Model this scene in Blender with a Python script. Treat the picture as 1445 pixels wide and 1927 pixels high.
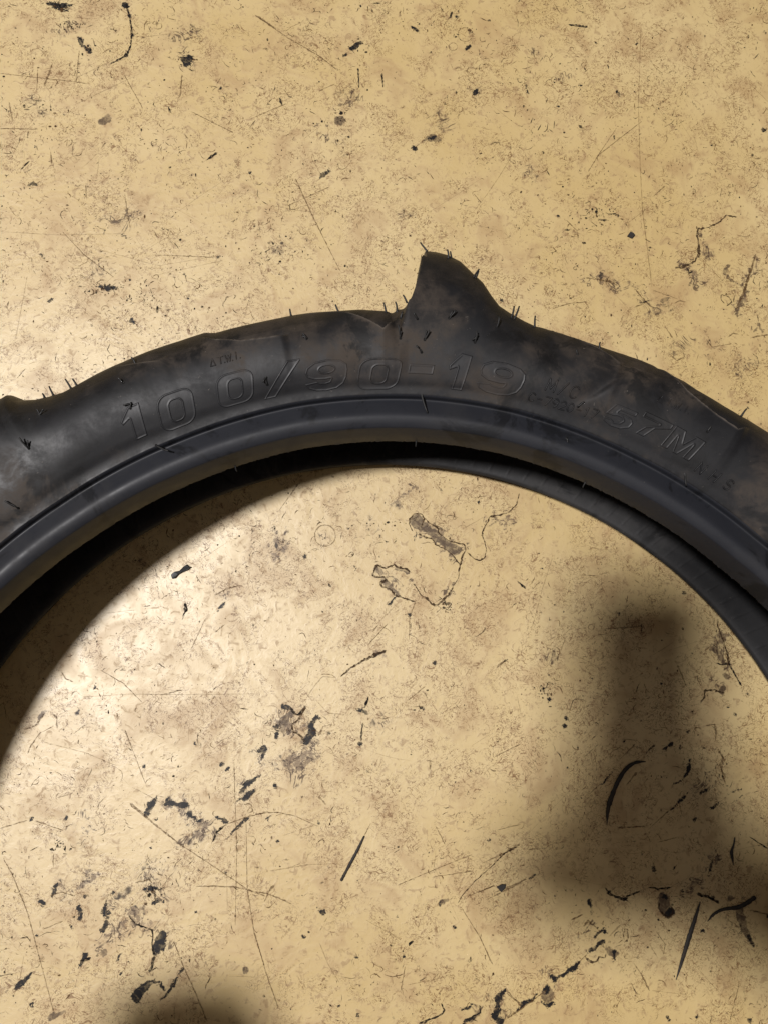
import bpy, bmesh, math, random
import numpy as np
from mathutils import Vector, Matrix

for o in list(bpy.data.objects):
    bpy.data.objects.remove(o, do_unlink=True)
scene = bpy.context.scene
COL = scene.collection
rng = np.random.default_rng(11)
random.seed(11)

# ------------------------------------------------------------------ camera
CAM_H = .4222
CR = Matrix(((0.9989559148540736, -0.0024840242624839526, -0.045616990272528454),
             (-0.0024840242624839526, 0.9940901596381442, -0.10852918563258566),
             (0.045616990272528454, 0.10852918563258566, 0.993046074492218)))
cd = bpy.data.cameras.new('camera')
cam = bpy.data.objects.new('camera', cd)
COL.objects.link(cam)
cam.matrix_world = Matrix.Translation((0, 0, CAM_H)) @ CR.to_4x4()
cd.sensor_fit = 'VERTICAL'
cd.sensor_height = 24.0
cd.lens = 24.0*1448/1927
cd.clip_start = .004
cd.clip_end = 50
scene.camera = cam

# ------------------------------------------------------------------ light: one workshop lamp high on the left, dim room light
world = bpy.data.worlds.new('World')
scene.world = world
world.use_nodes = True
bg = world.node_tree.nodes['Background']
bg.inputs['Color'].default_value = (1.0, .88, .79, 1)
bg.inputs['Strength'].default_value = .12

LAMP_H = 4.0
LX, LY = .36, -.015
lamp_pos = Vector((-.16-LX*LAMP_H, .02-LY*LAMP_H, LAMP_H))
ld = bpy.data.lights.new('workshop_lamp', 'AREA')
ld.shape = 'DISK'
ld.size = .46
ld.energy = 188
ld.color = (1.0, .965, .955)
lamp = bpy.data.objects.new('workshop_lamp', ld)
COL.objects.link(lamp)
lamp.location = lamp_pos
lamp.rotation_euler = (Vector((0, .05, 0))-lamp_pos).to_track_quat('-Z', 'Y').to_euler()

scene.view_settings.view_transform = 'Standard'
scene.view_settings.look = 'None'
scene.view_settings.exposure = 0
scene.view_settings.gamma = 1
scene.view_settings.use_curve_mapping = False
scene.render.engine = 'CYCLES'
scene.cycles.max_bounces = 6
scene.cycles.diffuse_bounces = 3
scene.cycles.glossy_bounces = 3
scene.cycles.transparent_max_bounces = 6

# ------------------------------------------------------------------ traced measurements (millimetres, degrees round the tyre axis)
CROWN = np.array([[52.9,3.43],[55.73,2.85],[58.6,2.29],[61.49,2.67],[62.69,3.59],[63.81,3.72],[65.66,3.77],[68.18,3.46],[70.3,3.04],[73.82,3.35],[76.38,3.8],[77.08,3.73],[78.19,5.31],[79.65,8.38],[80.58,10.94],[81.37,15.72],[82.22,21.89],[83.19,26.05],[84.24,31.19],[85.37,33.88],[86.33,34.9],[87.28,35.0],[87.59,37.58],[87.77,25.68],[88.13,15.35],[88.6,6.44],[89.07,4.71],[90.1,2.06],[91.27,2.36],[93.12,3.51],[94.99,3.66],[97.75,3.63],[100.74,3.06],[103.75,2.57],[105.89,2.16],[106.72,3.47],[109.12,3.06],[111.79,3.35],[114.79,3.03],[116.74,2.9],[118.8,2.23],[120.01,2.13],[121.28,3.73],[122.52,6.1],[123.59,9.53],[124.37,15.67],[125.11,15.72],[125.96,21.89],[126.93,26.05],[127.98,31.19],[129.11,33.88],[130.07,34.9],[131.02,35.0],[131.33,37.58],[131.51,25.68],[131.87,15.35],[132.34,6.44],[132.81,4.71],[134.0,3.9]])
GROOVES = [[[98.88,77.5],[96.6,76.25],[95.1,72.5],[93.6,68.25],[92.22,64.25],[91.02,60.5],[90.24,65.0],[89.46,71.25]],[[107.04,73.25],[106.14,68.25],[103.68,62.75],[101.58,61.5],[99.42,61.0]],[[115.62,80.25],[114.18,71.25],[112.8,68.0],[111.06,64.75],[110.04,66.25]],[[76.5,74.75],[74.58,76.25],[72.66,71.0],[70.68,67.75],[69.3,65.5],[68.64,71.5]],[[66.12,75.5],[65.04,72.0],[62.88,64.75],[60.0,61.75],[57.48,60.75],[56.28,67.0]]]
GLYPHS = [["1",115.2,43.25,11.6,13.4,1],["0",111.06,41.75,15.4,14.9,1],["0",105.24,42.75,15.5,14.1,1],["/",100.86,42.25,13.2,15.1,1],["9",96.6,41.0,17.5,14.2,1],["0",91.5,40.25,17.6,14.7,1],["-",87.48,41.5,10.5,3.3,1],["1",83.94,41.25,10.5,13.4,1],["9",79.8,42.25,19.1,14.3,1],["5",67.74,42.0,12.4,9.6,1],["7",64.44,43.75,12.9,9.6,1],["M",61.2,43.75,13.9,10.0,1],["M",74.94,45.25,3.9,5.3,0],["/",73.8,45.25,3.9,5.3,0],["C",72.66,45.25,3.9,5.3,0],["C",76.44,38.0,2.9,3.8,0],["-",75.66,38.0,2.9,3.8,0],["7",74.88,38.0,2.9,3.8,0],["9",74.1,38.25,2.9,3.8,0],["2",73.32,38.25,2.9,3.8,0],["0",72.54,38.5,2.9,3.8,0],["-",71.7,38.75,2.9,3.8,0],["1",70.92,39.0,2.9,3.8,0],["7",70.14,39.5,2.9,3.8,0],["^",106.56,55.75,2.3,3.0,0],["T",105.84,56.0,2.3,3.0,0],[".",105.48,56.0,2.3,3.0,0],["W",105.12,56.0,2.3,3.0,0],[".",104.76,56.0,2.3,3.0,0],["I",104.4,56.25,2.3,3.0,0],[".",104.04,56.25,2.3,3.1,0],["^",64.92,56.0,2.3,3.1,0],["T",64.08,56.25,2.3,3.1,0],[".",63.72,56.25,2.3,3.1,0],["W",63.3,56.25,2.3,3.1,0],[".",62.88,56.5,2.3,3.1,0],["I",62.46,56.5,2.3,3.1,0],[".",62.1,56.75,2.3,3.1,0],["N",58.44,39.0,3.2,4.3,0],["H",56.88,39.25,3.2,4.3,0],["S",55.32,39.5,3.2,4.3,0]]
HAIRS = [[99.06,82.0,-0.5,2.8,0.3],[94.8,73.25,-1.8,4.4,0.4],[90.66,77.0,-0.9,3.9,0.4],[89.7,76.25,-0.7,4.1,0.4],[88.86,63.75,-0.8,3.1,0.3],[87.12,87.0,-3.1,3.8,0.3],[85.38,81.0,-0.6,3.5,0.4],[85.14,83.0,-0.4,2.8,0.3],[83.16,78.25,2.3,3.2,0.5],[82.98,78.75,1.2,3.0,0.4],[79.56,72.25,1.0,4.8,0.6],[79.26,73.25,1.9,5.1,0.6],[77.34,75.25,0.2,4.7,0.5],[71.22,74.75,0.3,2.7,0.3],[56.94,78.5,2.3,3.2,0.5],[119.22,79.25,-2.3,3.7,0.3],[118.62,77.75,-1.7,2.6,0.2],[120.9,82.0,-1.8,3.7,0.3],[121.68,83.25,-1.0,1.7,0.1],[113.1,70.0,-1.4,1.9,0.1],[89.46,65.25,1.7,2.3,0.3],[88.02,55.5,-1.8,2.3,0.2],[85.2,56.5,2.5,3.0,0.4],[89.52,55.25,-0.6,5.1,0.5],[87.3,50.25,1.8,3.8,0.5],[87.54,46.75,-2.5,2.6,0.2],[82.74,52.25,0.5,4.3,0.5],[82.92,52.75,2.0,1.9,0.3],[80.88,61.5,0.2,3.7,0.4],[97.98,57.75,-1.8,1.3,0.1],[87.3,50.5,0.6,3.4,0.4],[85.2,56.75,1.3,2.5,0.3],[89.52,55.25,0.6,2.7,0.3],[124.32,51.5,-3.2,4.1,0.3],[124.32,51.5,-0.1,3.1,0.3],[122.16,63.75,-1.1,2.1,0.2],[122.16,63.75,2.2,1.7,0.3],[114.54,60.25,-1.9,1.6,0.1],[114.84,49.0,0.3,2.2,0.3],[114.6,50.75,-3.0,-1.1,-0.3],[128.34,37.5,-5.1,3.5,0.2],[114.24,31.25,6.2,-2.9,-0.0],[102.24,41.25,-0.5,3.2,0.3],[102.18,44.5,-1.3,-2.3,-0.3],[97.92,58.0,-1.7,1.7,0.1],[87.24,30.25,2.3,-5.6,-0.5],[59.46,33.75,0.0,-5.3,-0.6],[59.82,52.5,1.2,2.3,0.3],[71.88,40.0,2.5,2.3,0.4],[73.32,62.25,-0.8,1.6,0.1],[71.88,23.0,0.0,-2.7,-0.3]]
TOE_NIBS = [87.42,67.8,107.7]
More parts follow.
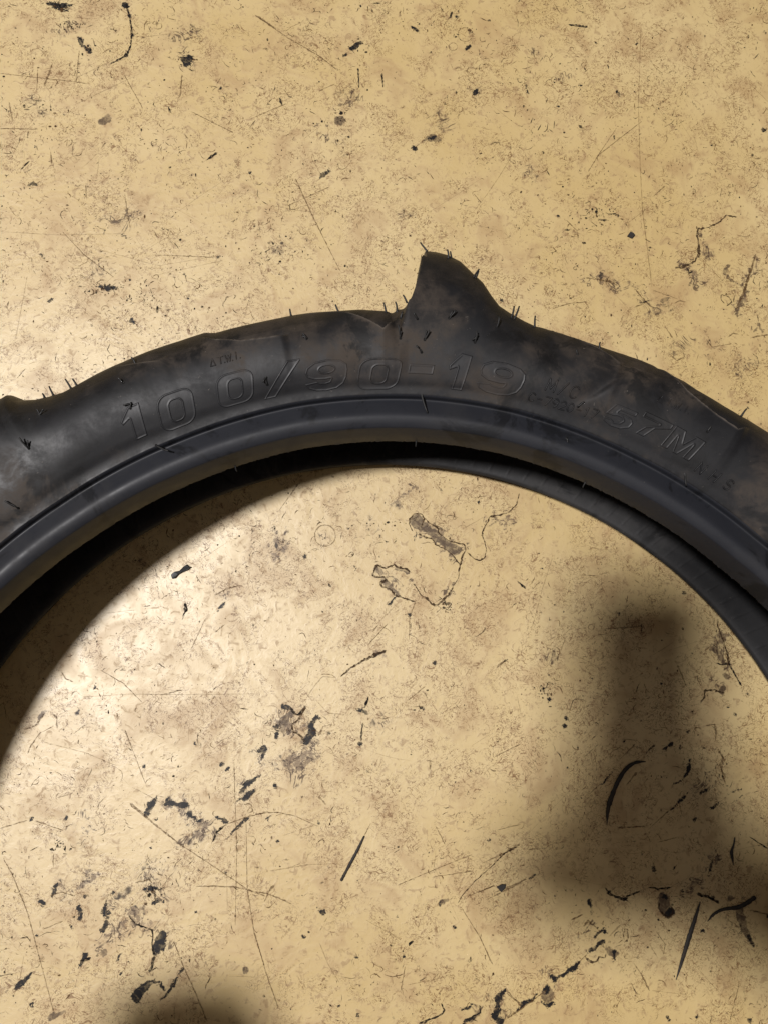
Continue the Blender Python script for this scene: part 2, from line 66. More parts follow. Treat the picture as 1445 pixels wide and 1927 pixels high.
STROKES = [[0,[[-130.8,345.0],[-129.1,339.3],[-127.7,332.6],[-126.8,326.0],[-127.2,319.3],[-129.2,313.5],[-133.6,310.1],[-138.7,306.9]],[1.45,0.99,0.93,1.28,0.93,1.45,1.16,0.87]],[0,[[18.9,306.1],[19.5,297.1]],[1.45,0.58]],[0,[[4.9,309.1],[5.5,296.4]],[0.87,0.58]],[0,[[-41.0,289.0],[-39.1,284.1]],[1.74,0.87]],[0,[[-82.4,249.3],[-78.9,251.9],[-75.9,254.3]],[0.29,1.74,0.58]],[0,[[-186.3,241.3],[-181.8,246.5]],[1.16,0.58]],[1,[[-175.5,292.0],[-171.4,306.9]],[1.45,0.87]],[0,[[-104.8,281.9],[-103.2,278.0]],[0.29,1.74]],[1,[[-94.9,265.2],[-92.7,262.0]],[0.29,1.16]],[1,[[-130.6,300.9],[-119.0,279.9]],[0.72,0.58]],[1,[[-201.0,299.4],[-155.8,295.2],[-150.3,294.4]],[0.43,0.72,0.29]],[1,[[-157.6,295.1],[-156.6,315.0]],[0.72,0.58]],[1,[[-179.6,288.9],[-179.6,302.7]],[0.58,0.58]],[1,[[-199.3,265.6],[-177.9,265.9]],[0.72,0.72]],[1,[[-194.8,282.0],[-192.4,270.3]],[0.87,0.87]],[1,[[-149.7,232.9],[-149.1,224.6]],[0.87,0.87]],[1,[[-170.2,252.6],[-169.2,244.6]],[0.87,0.87]],[2,[[-196.2,204.1],[-163.9,202.8],[-128.5,204.2]],[0.43,0.43,0.43]],[1,[[-161.6,204.8],[-148.7,191.2],[-132.1,178.5]],[0.43,0.58,0.72]],[1,[[-110.3,192.0],[-76.1,191.3]],[0.58,0.58]],[1,[[-127.8,228.0],[-123.9,207.4]],[0.58,0.58]],[1,[[-31.2,239.5],[-20.6,215.9],[-5.3,184.4]],[0.87,0.72,0.43]],[1,[[-35.9,222.6],[-11.6,234.8]],[0.58,0.58]],[2,[[-38.9,218.7],[-17.7,225.6]],[0.43,0.43]],[1,[[-55.9,340.8],[-37.1,327.2],[-18.3,316.1],[-7.3,307.3]],[0.87,0.72,0.87,0.72]],[1,[[-54.4,340.2],[-43.4,332.1]],[1.16,1.16]],[1,[[-91.6,279.0],[-67.0,266.6]],[0.58,0.58]],[1,[[-54.9,276.7],[-36.6,285.5]],[0.58,0.58]],[2,[[-151.9,197.4],[-107.2,185.7],[-71.6,192.7]],[0.35,0.35,0.35]],[2,[[-184.4,141.4],[-179.8,178.3]],[0.43,0.43]],[2,[[-111.4,179.4],[-71.5,189.5]],[0.43,0.43]],[1,[[-97.4,301.9],[-98.0,288.7],[-99.4,286.7]],[1.16,0.87,0.58]],[1,[[-18.1,293.7],[-8.8,298.6]],[0.58,0.58]],[3,[[72.9,332.6],[72.4,330.6],[71.2,329.0],[69.4,328.0],[67.4,328.0],[65.6,328.8],[64.4,330.3],[64.0,332.3],[64.4,334.3],[65.7,335.9],[67.5,336.8],[69.5,336.9],[71.3,336.1],[72.5,334.5],[72.9,332.6]],[0.58,0.58,0.58,0.58,0.58,0.58,0.58,0.58,0.58,0.58,0.58,0.58,0.58,0.58,0.58]],[3,[[63.6,324.4],[63.3,323.3],[62.6,322.4],[61.6,321.9],[60.4,321.8],[59.4,322.3],[58.7,323.2],[58.5,324.3],[58.7,325.4],[59.5,326.3],[60.5,326.9],[61.6,326.9],[62.6,326.4],[63.3,325.6],[63.6,324.4]],[0.58,0.58,0.58,0.58,0.58,0.58,0.58,0.58,0.58,0.58,0.58,0.58,0.58,0.58,0.58]],[3,[[74.1,309.2],[73.9,308.0],[73.2,307.1],[72.1,306.6],[71.0,306.6],[70.0,307.0],[69.3,307.9],[69.1,309.0],[69.3,310.1],[70.0,311.1],[71.1,311.6],[72.2,311.6],[73.2,311.2],[73.9,310.3],[74.1,309.2]],[0.58,0.58,0.58,0.58,0.58,0.58,0.58,0.58,0.58,0.58,0.58,0.58,0.58,0.58,0.58]],[1,[[37.8,260.1],[44.1,265.6]],[0.58,0.87]],[0,[[130.5,341.0],[142.5,339.7]],[1.16,1.45]],[0,[[59.0,342.4],[61.0,346.9]],[0.87,1.74]],[1,[[122.2,354.9],[126.5,347.1]],[0.29,0.87]],[0,[[135.1,276.9],[137.2,274.7]],[1.74,1.74]],[0,[[153.6,316.0],[154.2,313.0]],[1.16,1.16]],[2,[[175.0,341.2],[171.4,289.7],[171.0,256.2],[171.3,223.2],[175.0,181.1]],[0.43,0.58,0.7,0.43,0.43]],[1,[[173.2,280.3],[146.2,258.2],[139.5,247.1]],[0.43,0.72,0.43]],[1,[[158.0,275.9],[145.2,256.9]],[0.29,0.58]],[1,[[178.1,233.2],[185.4,240.0]],[0.72,0.72]],[2,[[162.2,216.5],[175.2,226.6]],[0.43,0.43]],[1,[[71.7,232.8],[76.3,227.0]],[0.29,0.87]],[1,[[136.2,182.8],[142.5,181.9],[150.8,180.9],[154.9,178.3]],[1.16,0.87,1.74,0.87]],[1,[[125.8,217.8],[131.9,211.4],[132.6,206.5]],[0.58,0.58,1.45]],[0,[[124.5,211.5],[127.7,211.3]],[0.87,1.45]],[1,[[228.0,221.6],[221.6,222.6],[216.0,217.5],[209.4,214.6],[204.1,213.9],[203.3,209.5],[204.1,204.1],[203.9,198.6],[201.0,193.7],[193.4,190.3],[189.1,189.7]],[0.87,0.72,0.87,0.72,1.45,0.87,1.16,2.03,0.87,1.45,0.58]],[1,[[238.1,199.3],[231.1,179.6],[224.5,165.4]],[1.16,1.74,1.45]],[1,[[234.3,189.4],[228.7,174.1]],[0.87,1.16]],[1,[[232.0,148.4],[242.7,150.2]],[0.87,1.16]],[0,[[196.5,189.8],[197.4,186.6],[199.6,187.7]],[0.87,0.87,0.87]],[1,[[217.8,168.6],[215.7,170.7],[215.9,173.9],[220.1,172.9],[222.1,169.7],[218.7,167.0]],[0.58,0.58,0.58,0.58,0.58,0.58]],[1,[[206.1,146.0],[209.0,142.3],[220.7,144.6]],[0.87,0.58,0.87]],[1,[[218.3,148.2],[222.1,151.0],[225.2,149.9]],[0.87,0.87,0.87]],[1,[[184.7,137.2],[187.7,134.1],[192.5,136.3],[191.2,141.5]],[0.58,0.87,0.58,0.29]],[1,[[165.4,176.3],[168.3,172.1],[174.4,165.8]],[0.87,1.16,0.87]],[1,[[164.4,165.6],[171.4,168.4]],[0.87,0.87]],[1,[[175.3,176.0],[190.4,170.8]],[0.43,0.43]],[1,[[187.6,168.1],[190.9,169.8],[195.1,169.3]],[0.58,0.87,0.29]],[1,[[181.3,155.2],[186.2,147.3]],[0.29,1.16]],[2,[[171.1,229.7],[173.6,197.0],[174.9,177.6]],[0.46,0.46,0.46]],[1,[[115.9,163.8],[126.4,167.2],[136.8,168.4]],[0.29,0.87,0.58]],[3,[[-7.1,33.0],[-7.4,31.0],[-8.4,29.3],[-10.0,28.0],[-11.9,27.3],[-13.9,27.3],[-15.8,27.9],[-17.3,29.2],[-18.3,31.0],[-18.7,33.0],[-18.4,35.0],[-17.4,36.8],[-15.8,38.1],[-13.9,38.8],[-11.9,38.8],[-10.0,38.1],[-8.5,36.8],[-7.4,35.0],[-7.1,33.0]],[0.75,0.75,0.75,0.75,0.75,0.75,0.75,0.75,0.75,0.75,0.75,0.75,0.75,0.75,0.75,0.75,0.75,0.75,0.75]],[1,[[35.5,35.3],[33.3,38.9],[33.5,42.4],[36.6,45.5],[40.2,45.0],[41.7,42.5],[39.6,37.4]],[0.72,0.72,0.72,0.72,0.72,0.72,0.72]],[1,[[41.7,43.0],[43.7,40.4],[48.3,37.9],[49.8,34.3],[54.9,30.2],[64.0,28.0],[64.2,24.7],[62.4,22.1],[61.8,18.1],[60.6,15.0],[60.2,10.0],[57.1,5.0],[55.0,1.0],[51.4,-2.0],[48.4,-5.2],[45.4,-4.5],[42.9,-1.5],[39.3,0.5],[37.3,4.0],[35.3,7.0]],[0.43,0.58,0.87,0.58,0.58,0.72,0.72,0.87,1.16,0.87,0.43,0.58,0.87,1.16,1.16,1.01,1.16,0.58,0.58,0.87]],[1,[[38.6,34.3],[41.1,32.3],[45.7,31.3],[48.2,27.7],[53.8,25.2],[57.8,21.6],[60.8,17.1]],[1.16,1.16,0.58,0.87,0.58,0.58,1.16]],[1,[[33.9,12.8],[31.3,14.6],[27.3,15.6],[24.8,17.1],[20.2,14.9],[15.7,17.1],[14.2,14.1],[13.2,11.1],[16.2,10.1],[19.2,10.5],[20.7,8.0],[17.2,7.5],[18.2,5.0],[23.2,3.5],[25.2,0.5],[29.2,-1.0],[36.3,-3.2]],[0.58,1.16,1.16,0.87,0.87,1.45,0.87,1.16,0.87,0.87,1.16,1.16,0.87,0.87,1.16,1.16,0.87]],[1,[[33.2,-11.0],[32.8,-23.8]],[0.58,0.35]],[1,[[36.3,-3.2],[35.3,-6.0],[33.7,-10.0]],[0.58,0.58,0.58]],[1,[[65.0,24.1],[69.0,20.1],[72.1,19.4],[74.9,20.6],[75.8,26.2],[73.5,34.3],[75.4,38.4],[78.1,43.6],[83.8,44.6],[89.0,46.2],[93.2,50.8],[94.9,57.0]],[0.58,0.87,0.87,0.87,0.43,0.87,0.87,0.87,0.72,0.58,0.58,0.58]],[1,[[20.3,-29.2],[14.1,-32.1],[9.2,-34.0],[3.2,-37.4],[-0.8,-40.3],[-4.2,-43.2]],[1.16,1.74,1.45,0.87,0.87,0.58]],[2,[[-6.7,-43.7],[-13.6,-42.9],[-17.5,-47.0],[-21.9,-53.3],[-18.4,-53.8]],[0.58,0.87,0.58,0.87,0.58]],[2,[[-16.5,-56.2],[-12.5,-60.6],[-10.5,-62.3],[-3.6,-62.8]],[0.58,0.58,0.58,0.58]],[0,[[-30.7,-59.4],[-28.7,-62.4],[-26.2,-62.9],[-22.8,-58.1]],[1.45,1.16,1.16,0.87]],[1,[[-22.8,-58.6],[-26.2,-65.3],[-30.1,-68.1],[-29.1,-71.9],[-25.1,-73.9],[-23.2,-76.8]],[1.16,0.87,0.72,0.87,0.87,1.45]],[1,[[-15.8,-74.0],[-13.4,-69.2],[-11.0,-68.8]],[1.74,0.87,1.16]],[0,[[-11.1,6.9],[-9.4,4.9]],[1.16,1.45]],[0,[[10.8,-53.5],[8.9,-59.8]],[0.87,1.45]],[0,[[7.7,-67.3],[6.9,-77.1]],[0.58,1.16]],[1,[[33.4,-59.5],[40.4,-59.1]],[0.29,1.16]],[1,[[86.3,-34.5],[81.2,-37.9],[80.4,-39.1]],[0.29,1.74,1.16]],[1,[[41.5,-48.4],[31.9,-56.1]],[0.58,0.58]],[1,[[21.2,-14.9],[10.2,-26.7]],[0.58,0.58]],[1,[[13.1,-19.3],[16.2,-15.4]],[1.45,0.29]],[1,[[-27.9,61.7],[-38.3,46.4]],[1.16,0.29]],[0,[[-87.9,-3.3],[-87.3,-7.1],[-89.3,-12.6]],[1.16,1.74,0.58]],[1,[[-72.6,0.5],[-63.9,5.0],[-57.2,6.1]],[0.87,1.16,0.29]],[2,[[-129.3,-8.7],[-114.1,-7.1]],[0.43,0.43]],[1,[[-76.7,-11.6],[-84.0,-28.0]],[0.58,0.58]],[1,[[-66.2,-14.9],[-71.6,-19.3]],[0.72,0.72]],[0,[[-63.5,-118.6],[-68.7,-122.8],[-70.5,-127.4]],[0.87,1.16,0.87]],[1,[[-96.3,-104.6],[-99.2,-103.9]],[0.58,0.58]],[1,[[-54.6,-108.8],[-51.0,-108.8],[-49.9,-112.2],[-52.8,-113.6]],[0.87,1.16,0.87,0.43]],[1,[[-113.8,-107.4],[-104.6,-115.1],[-87.9,-128.1],[-70.3,-139.4],[-52.7,-151.1]],[1.74,1.16,0.87,0.64,0.43]],[1,[[-43.3,-113.2],[-52.3,-115.0],[-63.0,-118.6]],[0.58,0.87,0.43]],[1,[[-78.7,-149.6],[-69.1,-149.6],[-58.5,-150.2],[-51.7,-151.8],[-42.7,-155.0]],[0.58,0.87,0.87,0.87,0.72]],[1,[[-177.2,-134.0],[-172.1,-142.4],[-163.7,-160.8],[-157.1,-181.8],[-148.5,-208.9]],[0.58,0.75,0.58,0.64,0.58]],[1,[[-60.2,-87.2],[-57.9,-132.3],[-58.0,-169.4]],[0.64,0.52,0.41]],[1,[[-53.3,-118.3],[-52.2,-151.1],[-48.0,-174.2],[-42.5,-189.9]],[0.43,0.58,0.58,0.58]],[1,[[-89.5,-176.1],[-83.5,-189.8],[-77.5,-201.7],[-71.5,-215.3]],[0.58,0.7,0.87,0.87]],[2,[[-139.7,-52.7],[-115.4,-51.4],[-86.0,-52.0],[-49.4,-51.8]],[0.46,0.46,0.46,0.46]],[1,[[-117.7,-69.8],[-112.4,-82.3],[-106.1,-97.6]],[0.87,0.58,0.43]],[1,[[-131.5,-38.7],[-119.5,-45.6],[-108.9,-55.9]],[0.43,0.72,0.43]],[1,[[-99.7,-52.1],[-87.5,-49.2]],[0.87,0.87]],[2,[[-99.7,-53.0],[-106.3,-61.2]],[0.46,0.46]],[2,[[-160.0,-75.6],[-138.6,-81.1],[-121.9,-87.9]],[0.46,0.46,0.46]],[1,[[-151.1,-104.1],[-143.1,-101.9]],[0.58,0.58]],[1,[[-179.9,-119.1],[-165.9,-115.2]],[0.72,0.72]],[1,[[-162.0,-115.5],[-147.5,-120.6]],[0.58,0.58]],[1,[[-152.8,-152.8],[-147.2,-151.1],[-140.5,-153.1]],[1.16,0.58,0.87]],[1,[[-109.9,-147.2],[-105.6,-146.4],[-102.8,-145.5],[-100.8,-147.8],[-102.7,-149.2]],[1.45,0.87,0.87,0.58,0.87]],[0,[[-112.7,-163.2],[-109.2,-167.4],[-100.1,-170.8],[-100.0,-174.0],[-100.3,-179.5],[-98.8,-183.1],[-100.1,-188.5],[-101.4,-191.2]],[0.58,0.72,0.87,0.58,0.87,1.16,1.45,1.16]],[0,[[-136.4,-185.0],[-130.8,-183.3]],[1.16,1.45]],[1,[[-155.8,-169.2],[-145.7,-165.3]],[0.58,0.87]],[2,[[-166.3,-195.1],[-164.6,-181.6]],[0.43,0.43]],[1,[[-140.5,-200.2],[-143.1,-203.7]],[1.16,0.58]],[1,[[-169.9,-69.3],[-164.2,-67.4],[-162.0,-64.5],[-159.7,-60.9]],[0.87,1.16,0.87,1.16]],[1,[[-155.4,-61.2],[-153.3,-63.7],[-152.8,-69.0]],[1.16,1.45,1.16]],[1,[[-167.4,-81.7],[-166.2,-77.9],[-161.7,-71.3],[-154.6,-67.5]],[0.87,0.87,0.58,0.58]],[1,[[-151.9,-39.5],[-149.8,-42.9],[-145.4,-44.9]],[0.87,0.87,0.87]],[1,[[12.1,-119.3],[8.7,-125.8]],[0.29,0.87]],[1,[[-16.3,-104.8],[-13.7,-107.2],[-11.4,-109.8]],[0.58,1.74,1.16]],[1,[[-48.8,-114.2],[-43.1,-113.1],[-36.3,-113.2],[-27.6,-115.2],[-15.1,-120.8]],[0.99,1.04,0.7,0.46,0.29]],[1,[[-48.2,-152.7],[-42.5,-153.7],[-35.8,-156.2],[-29.1,-159.3]],[0.58,0.87,0.87,0.99]],[1,[[-38.0,-149.5],[-41.1,-153.1],[-43.4,-158.1]],[1.74,0.87,0.43]],[1,[[-42.9,-160.4],[-41.0,-161.1],[-36.8,-157.3]],[0.43,0.72,0.29]],[1,[[57.5,-160.5],[60.5,-156.0],[67.4,-149.1],[76.3,-141.9],[81.3,-136.8],[91.3,-131.4]],[0.46,0.46,0.58,0.52,0.7,0.87]],[1,[[70.5,-140.8],[81.3,-136.3],[91.3,-130.9]],[0.29,1.16,0.75]],[1,[[25.6,-151.1],[48.0,-142.5],[65.6,-136.1]],[0.46,0.58,0.29]],[1,[[44.0,-147.3],[65.5,-144.5]],[0.29,0.7]],[1,[[62.4,-157.4],[77.1,-152.1]],[0.29,0.87]],[1,[[81.0,-155.4],[90.9,-151.0]],[0.87,0.99]],[1,[[72.1,-159.4],[81.0,-155.4]],[0.29,0.72]],[1,[[41.6,-87.4],[45.4,-88.1]],[0.58,0.58]],[1,[[43.8,-87.8],[43.3,-92.8]],[1.45,1.16]],[1,[[92.4,-79.5],[78.3,-86.1]],[0.87,0.43]],[1,[[46.2,-121.2],[51.5,-131.4]],[0.58,0.58]],[1,[[59.4,-162.9],[68.9,-177.7],[75.4,-191.5]],[0.41,0.58,0.58]],[2,[[9.2,-167.8],[26.4,-177.3]],[0.29,0.52]],[2,[[-40.8,-142.6],[-19.7,-139.7],[-2.4,-139.5]],[0.58,0.46,0.29]],[2,[[-34.3,-125.1],[-17.0,-119.8]],[0.29,0.58]],[1,[[-47.9,-173.4],[-42.0,-192.4],[-35.2,-210.4]],[0.58,0.58,0.72]],[2,[[-14.7,-178.6],[-9.9,-189.6],[-4.1,-198.7]],[0.46,0.46,0.46]],[1,[[29.7,-191.4],[27.3,-203.9]],[0.58,0.35]],[2,[[13.0,-189.6],[24.4,-194.9]],[0.46,0.46]],[2,[[31.1,-200.4],[49.3,-197.3]],[0.46,0.46]],[0,[[31.7,-181.5],[32.2,-179.7],[34.3,-178.8]],[0.58,1.16,1.16]],[1,[[82.0,-203.5],[85.8,-208.1],[89.5,-211.7]],[1.16,0.58,0.87]],[0,[[36.7,-219.6],[42.4,-217.3],[47.2,-216.0],[50.1,-213.4],[48.2,-209.8]],[1.45,1.01,0.87,0.87,0.58]],[0,[[67.9,-211.2],[68.8,-214.8],[61.5,-218.2]],[1.16,0.87,0.87]],[1,[[135.8,-100.5],[128.0,-107.1]],[0.87,0.29]],[1,[[172.6,-115.1],[160.1,-125.3]],[0.87,0.29]],[0,[[166.3,-80.3],[160.6,-85.7]],[1.45,0.29]],[1,[[155.3,-80.2],[146.1,-88.5]],[0.87,0.29]],[1,[[135.4,-79.9],[126.4,-87.2]],[0.7,0.29]],[1,[[155.8,-95.0],[149.5,-101.7]],[1.45,0.58]],[1,[[178.2,-112.0],[179.6,-118.3]],[0.72,0.29]],[1,[[143.8,-123.8],[159.1,-123.2]],[1.16,0.87]],[1,[[165.3,-131.6],[176.4,-129.2]],[0.87,0.58]],[0,[[216.0,-129.5],[226.1,-136.2]],[0.58,0.99]],[1,[[201.2,-83.9],[203.8,-88.1],[202.3,-94.5],[204.2,-101.9]],[0.87,1.16,0.87,0.87]],[0,[[136.2,-154.1],[138.3,-157.2],[142.5,-159.3],[146.8,-160.7],[148.5,-158.4],[155.1,-156.5]],[0.87,1.45,1.3,1.45,0.87,1.16]],[0,[[159.5,-154.5],[165.4,-155.4],[172.0,-154.8]],[0.87,1.16,0.58]],[1,[[165.1,-162.3],[164.5,-165.3],[167.0,-168.4],[169.7,-170.3],[172.3,-168.0],[171.6,-163.4]],[0.87,0.87,0.87,0.87,0.87,0.58]],[0,[[185.4,-158.1],[192.4,-160.3],[197.7,-163.4]],[1.16,1.45,1.16]],[1,[[213.4,-167.1],[219.3,-168.5],[224.2,-169.8]],[0.87,1.16,1.16]],[1,[[125.4,-187.6],[120.0,-192.0]],[0.87,0.58]],[1,[[103.7,-204.5],[95.1,-210.2],[82.3,-218.2]],[0.87,1.16,0.87]],[1,[[82.6,-205.9],[85.7,-208.5],[90.9,-211.5]],[0.58,0.87,0.58]],[1,[[123.7,-173.6],[126.5,-170.6],[129.1,-172.7],[133.3,-176.8]],[1.16,1.74,0.87,0.87]],[1,[[124.3,-188.6],[127.4,-191.7],[130.7,-191.2],[131.8,-188.8],[135.0,-189.8],[135.6,-187.4]],[1.16,1.45,1.16,0.87,0.87,1.16]],[1,[[147.3,-176.1],[147.7,-180.1],[145.4,-182.1]],[0.87,1.16,0.58]],[2,[[144.2,-173.0],[137.5,-178.9]],[1.45,0.58]],[1,[[117.4,-170.4],[123.9,-167.5]],[0.87,1.16]],[1,[[149.9,-192.2],[154.0,-198.2],[158.1,-206.5]],[0.43,0.87,1.04]],[1,[[206.5,-203.5],[200.1,-223.2]],[0.87,0.58]],[1,[[138.4,-214.7],[139.0,-212.7],[140.6,-213.3],[140.3,-214.7]],[0.87,0.87,0.87,0.87]],[2,[[159.0,-206.3],[178.2,-208.8]],[0.41,0.41]],[1,[[162.9,-176.9],[167.5,-183.6],[165.9,-189.5]],[0.41,0.58,0.29]],[1,[[82.2,-169.7],[84.9,-167.2]],[0.58,1.16]],[1,[[68.3,-175.4],[74.4,-190.4]],[0.41,0.41]],[1,[[68.7,-155.3],[77.2,-152.0]],[0.58,0.87]],[1,[[77.2,-155.5],[87.9,-151.7],[94.4,-149.0]],[0.58,0.75,0.87]],[1,[[94.7,-134.0],[104.4,-133.8]],[0.58,0.46]],[1,[[78.8,-124.0],[91.8,-121.1]],[0.41,0.58]],[1,[[204.5,-13.5],[204.1,-17.0],[205.2,-20.0],[207.0,-25.1],[208.3,-30.1],[209.4,-36.1],[208.6,-39.1]],[0.87,0.58,0.87,0.87,0.87,1.45,1.16]],[0,[[202.3,-37.1],[205.3,-38.1],[209.0,-37.6]],[0.58,0.87,1.16]],[0,[[209.3,-37.1],[212.8,-44.1],[216.1,-49.8]],[1.16,0.87,0.99]],[1,[[206.1,-53.5],[200.5,-51.8],[194.8,-52.1],[195.2,-54.9],[193.0,-57.9],[192.6,-59.0]],[1.16,1.16,1.45,0.87,0.87,0.87]],[0,[[217.9,-53.9],[220.5,-54.9]],[0.87,0.87]],[1,[[199.6,-69.7],[200.4,-74.6],[199.6,-79.5]],[1.16,1.45,0.58]],[1,[[194.4,-71.1],[198.5,-70.2],[201.1,-70.5]],[0.58,1.16,0.58]],[1,[[200.9,-84.4],[203.3,-87.4],[201.5,-92.2],[204.3,-98.1]],[1.16,0.87,0.87,0.87]],[1,[[140.1,-18.4],[151.5,-17.6],[162.8,-16.9]],[0.41,0.99,0.87]],[2,[[112.5,20.7],[106.4,3.5],[100.3,-17.6]],[0.46,0.46,0.41]],[0,[[92.7,8.1],[97.2,3.8]],[0.87,1.45]],[1,[[102.5,10.1],[100.3,6.0]],[1.45,0.29]],[1,[[129.4,11.3],[138.5,10.7]],[0.7,0.58]],[0,[[86.7,-34.4],[83.7,-36.1]],[1.16,1.45]],[1,[[119.0,-22.6],[113.6,-35.0]],[0.29,0.7]],[1,[[180.5,-37.9],[185.1,-49.9]],[1.45,0.58]],[0,[[188.6,-62.7],[186.5,-63.7]],[0.87,0.87]]]
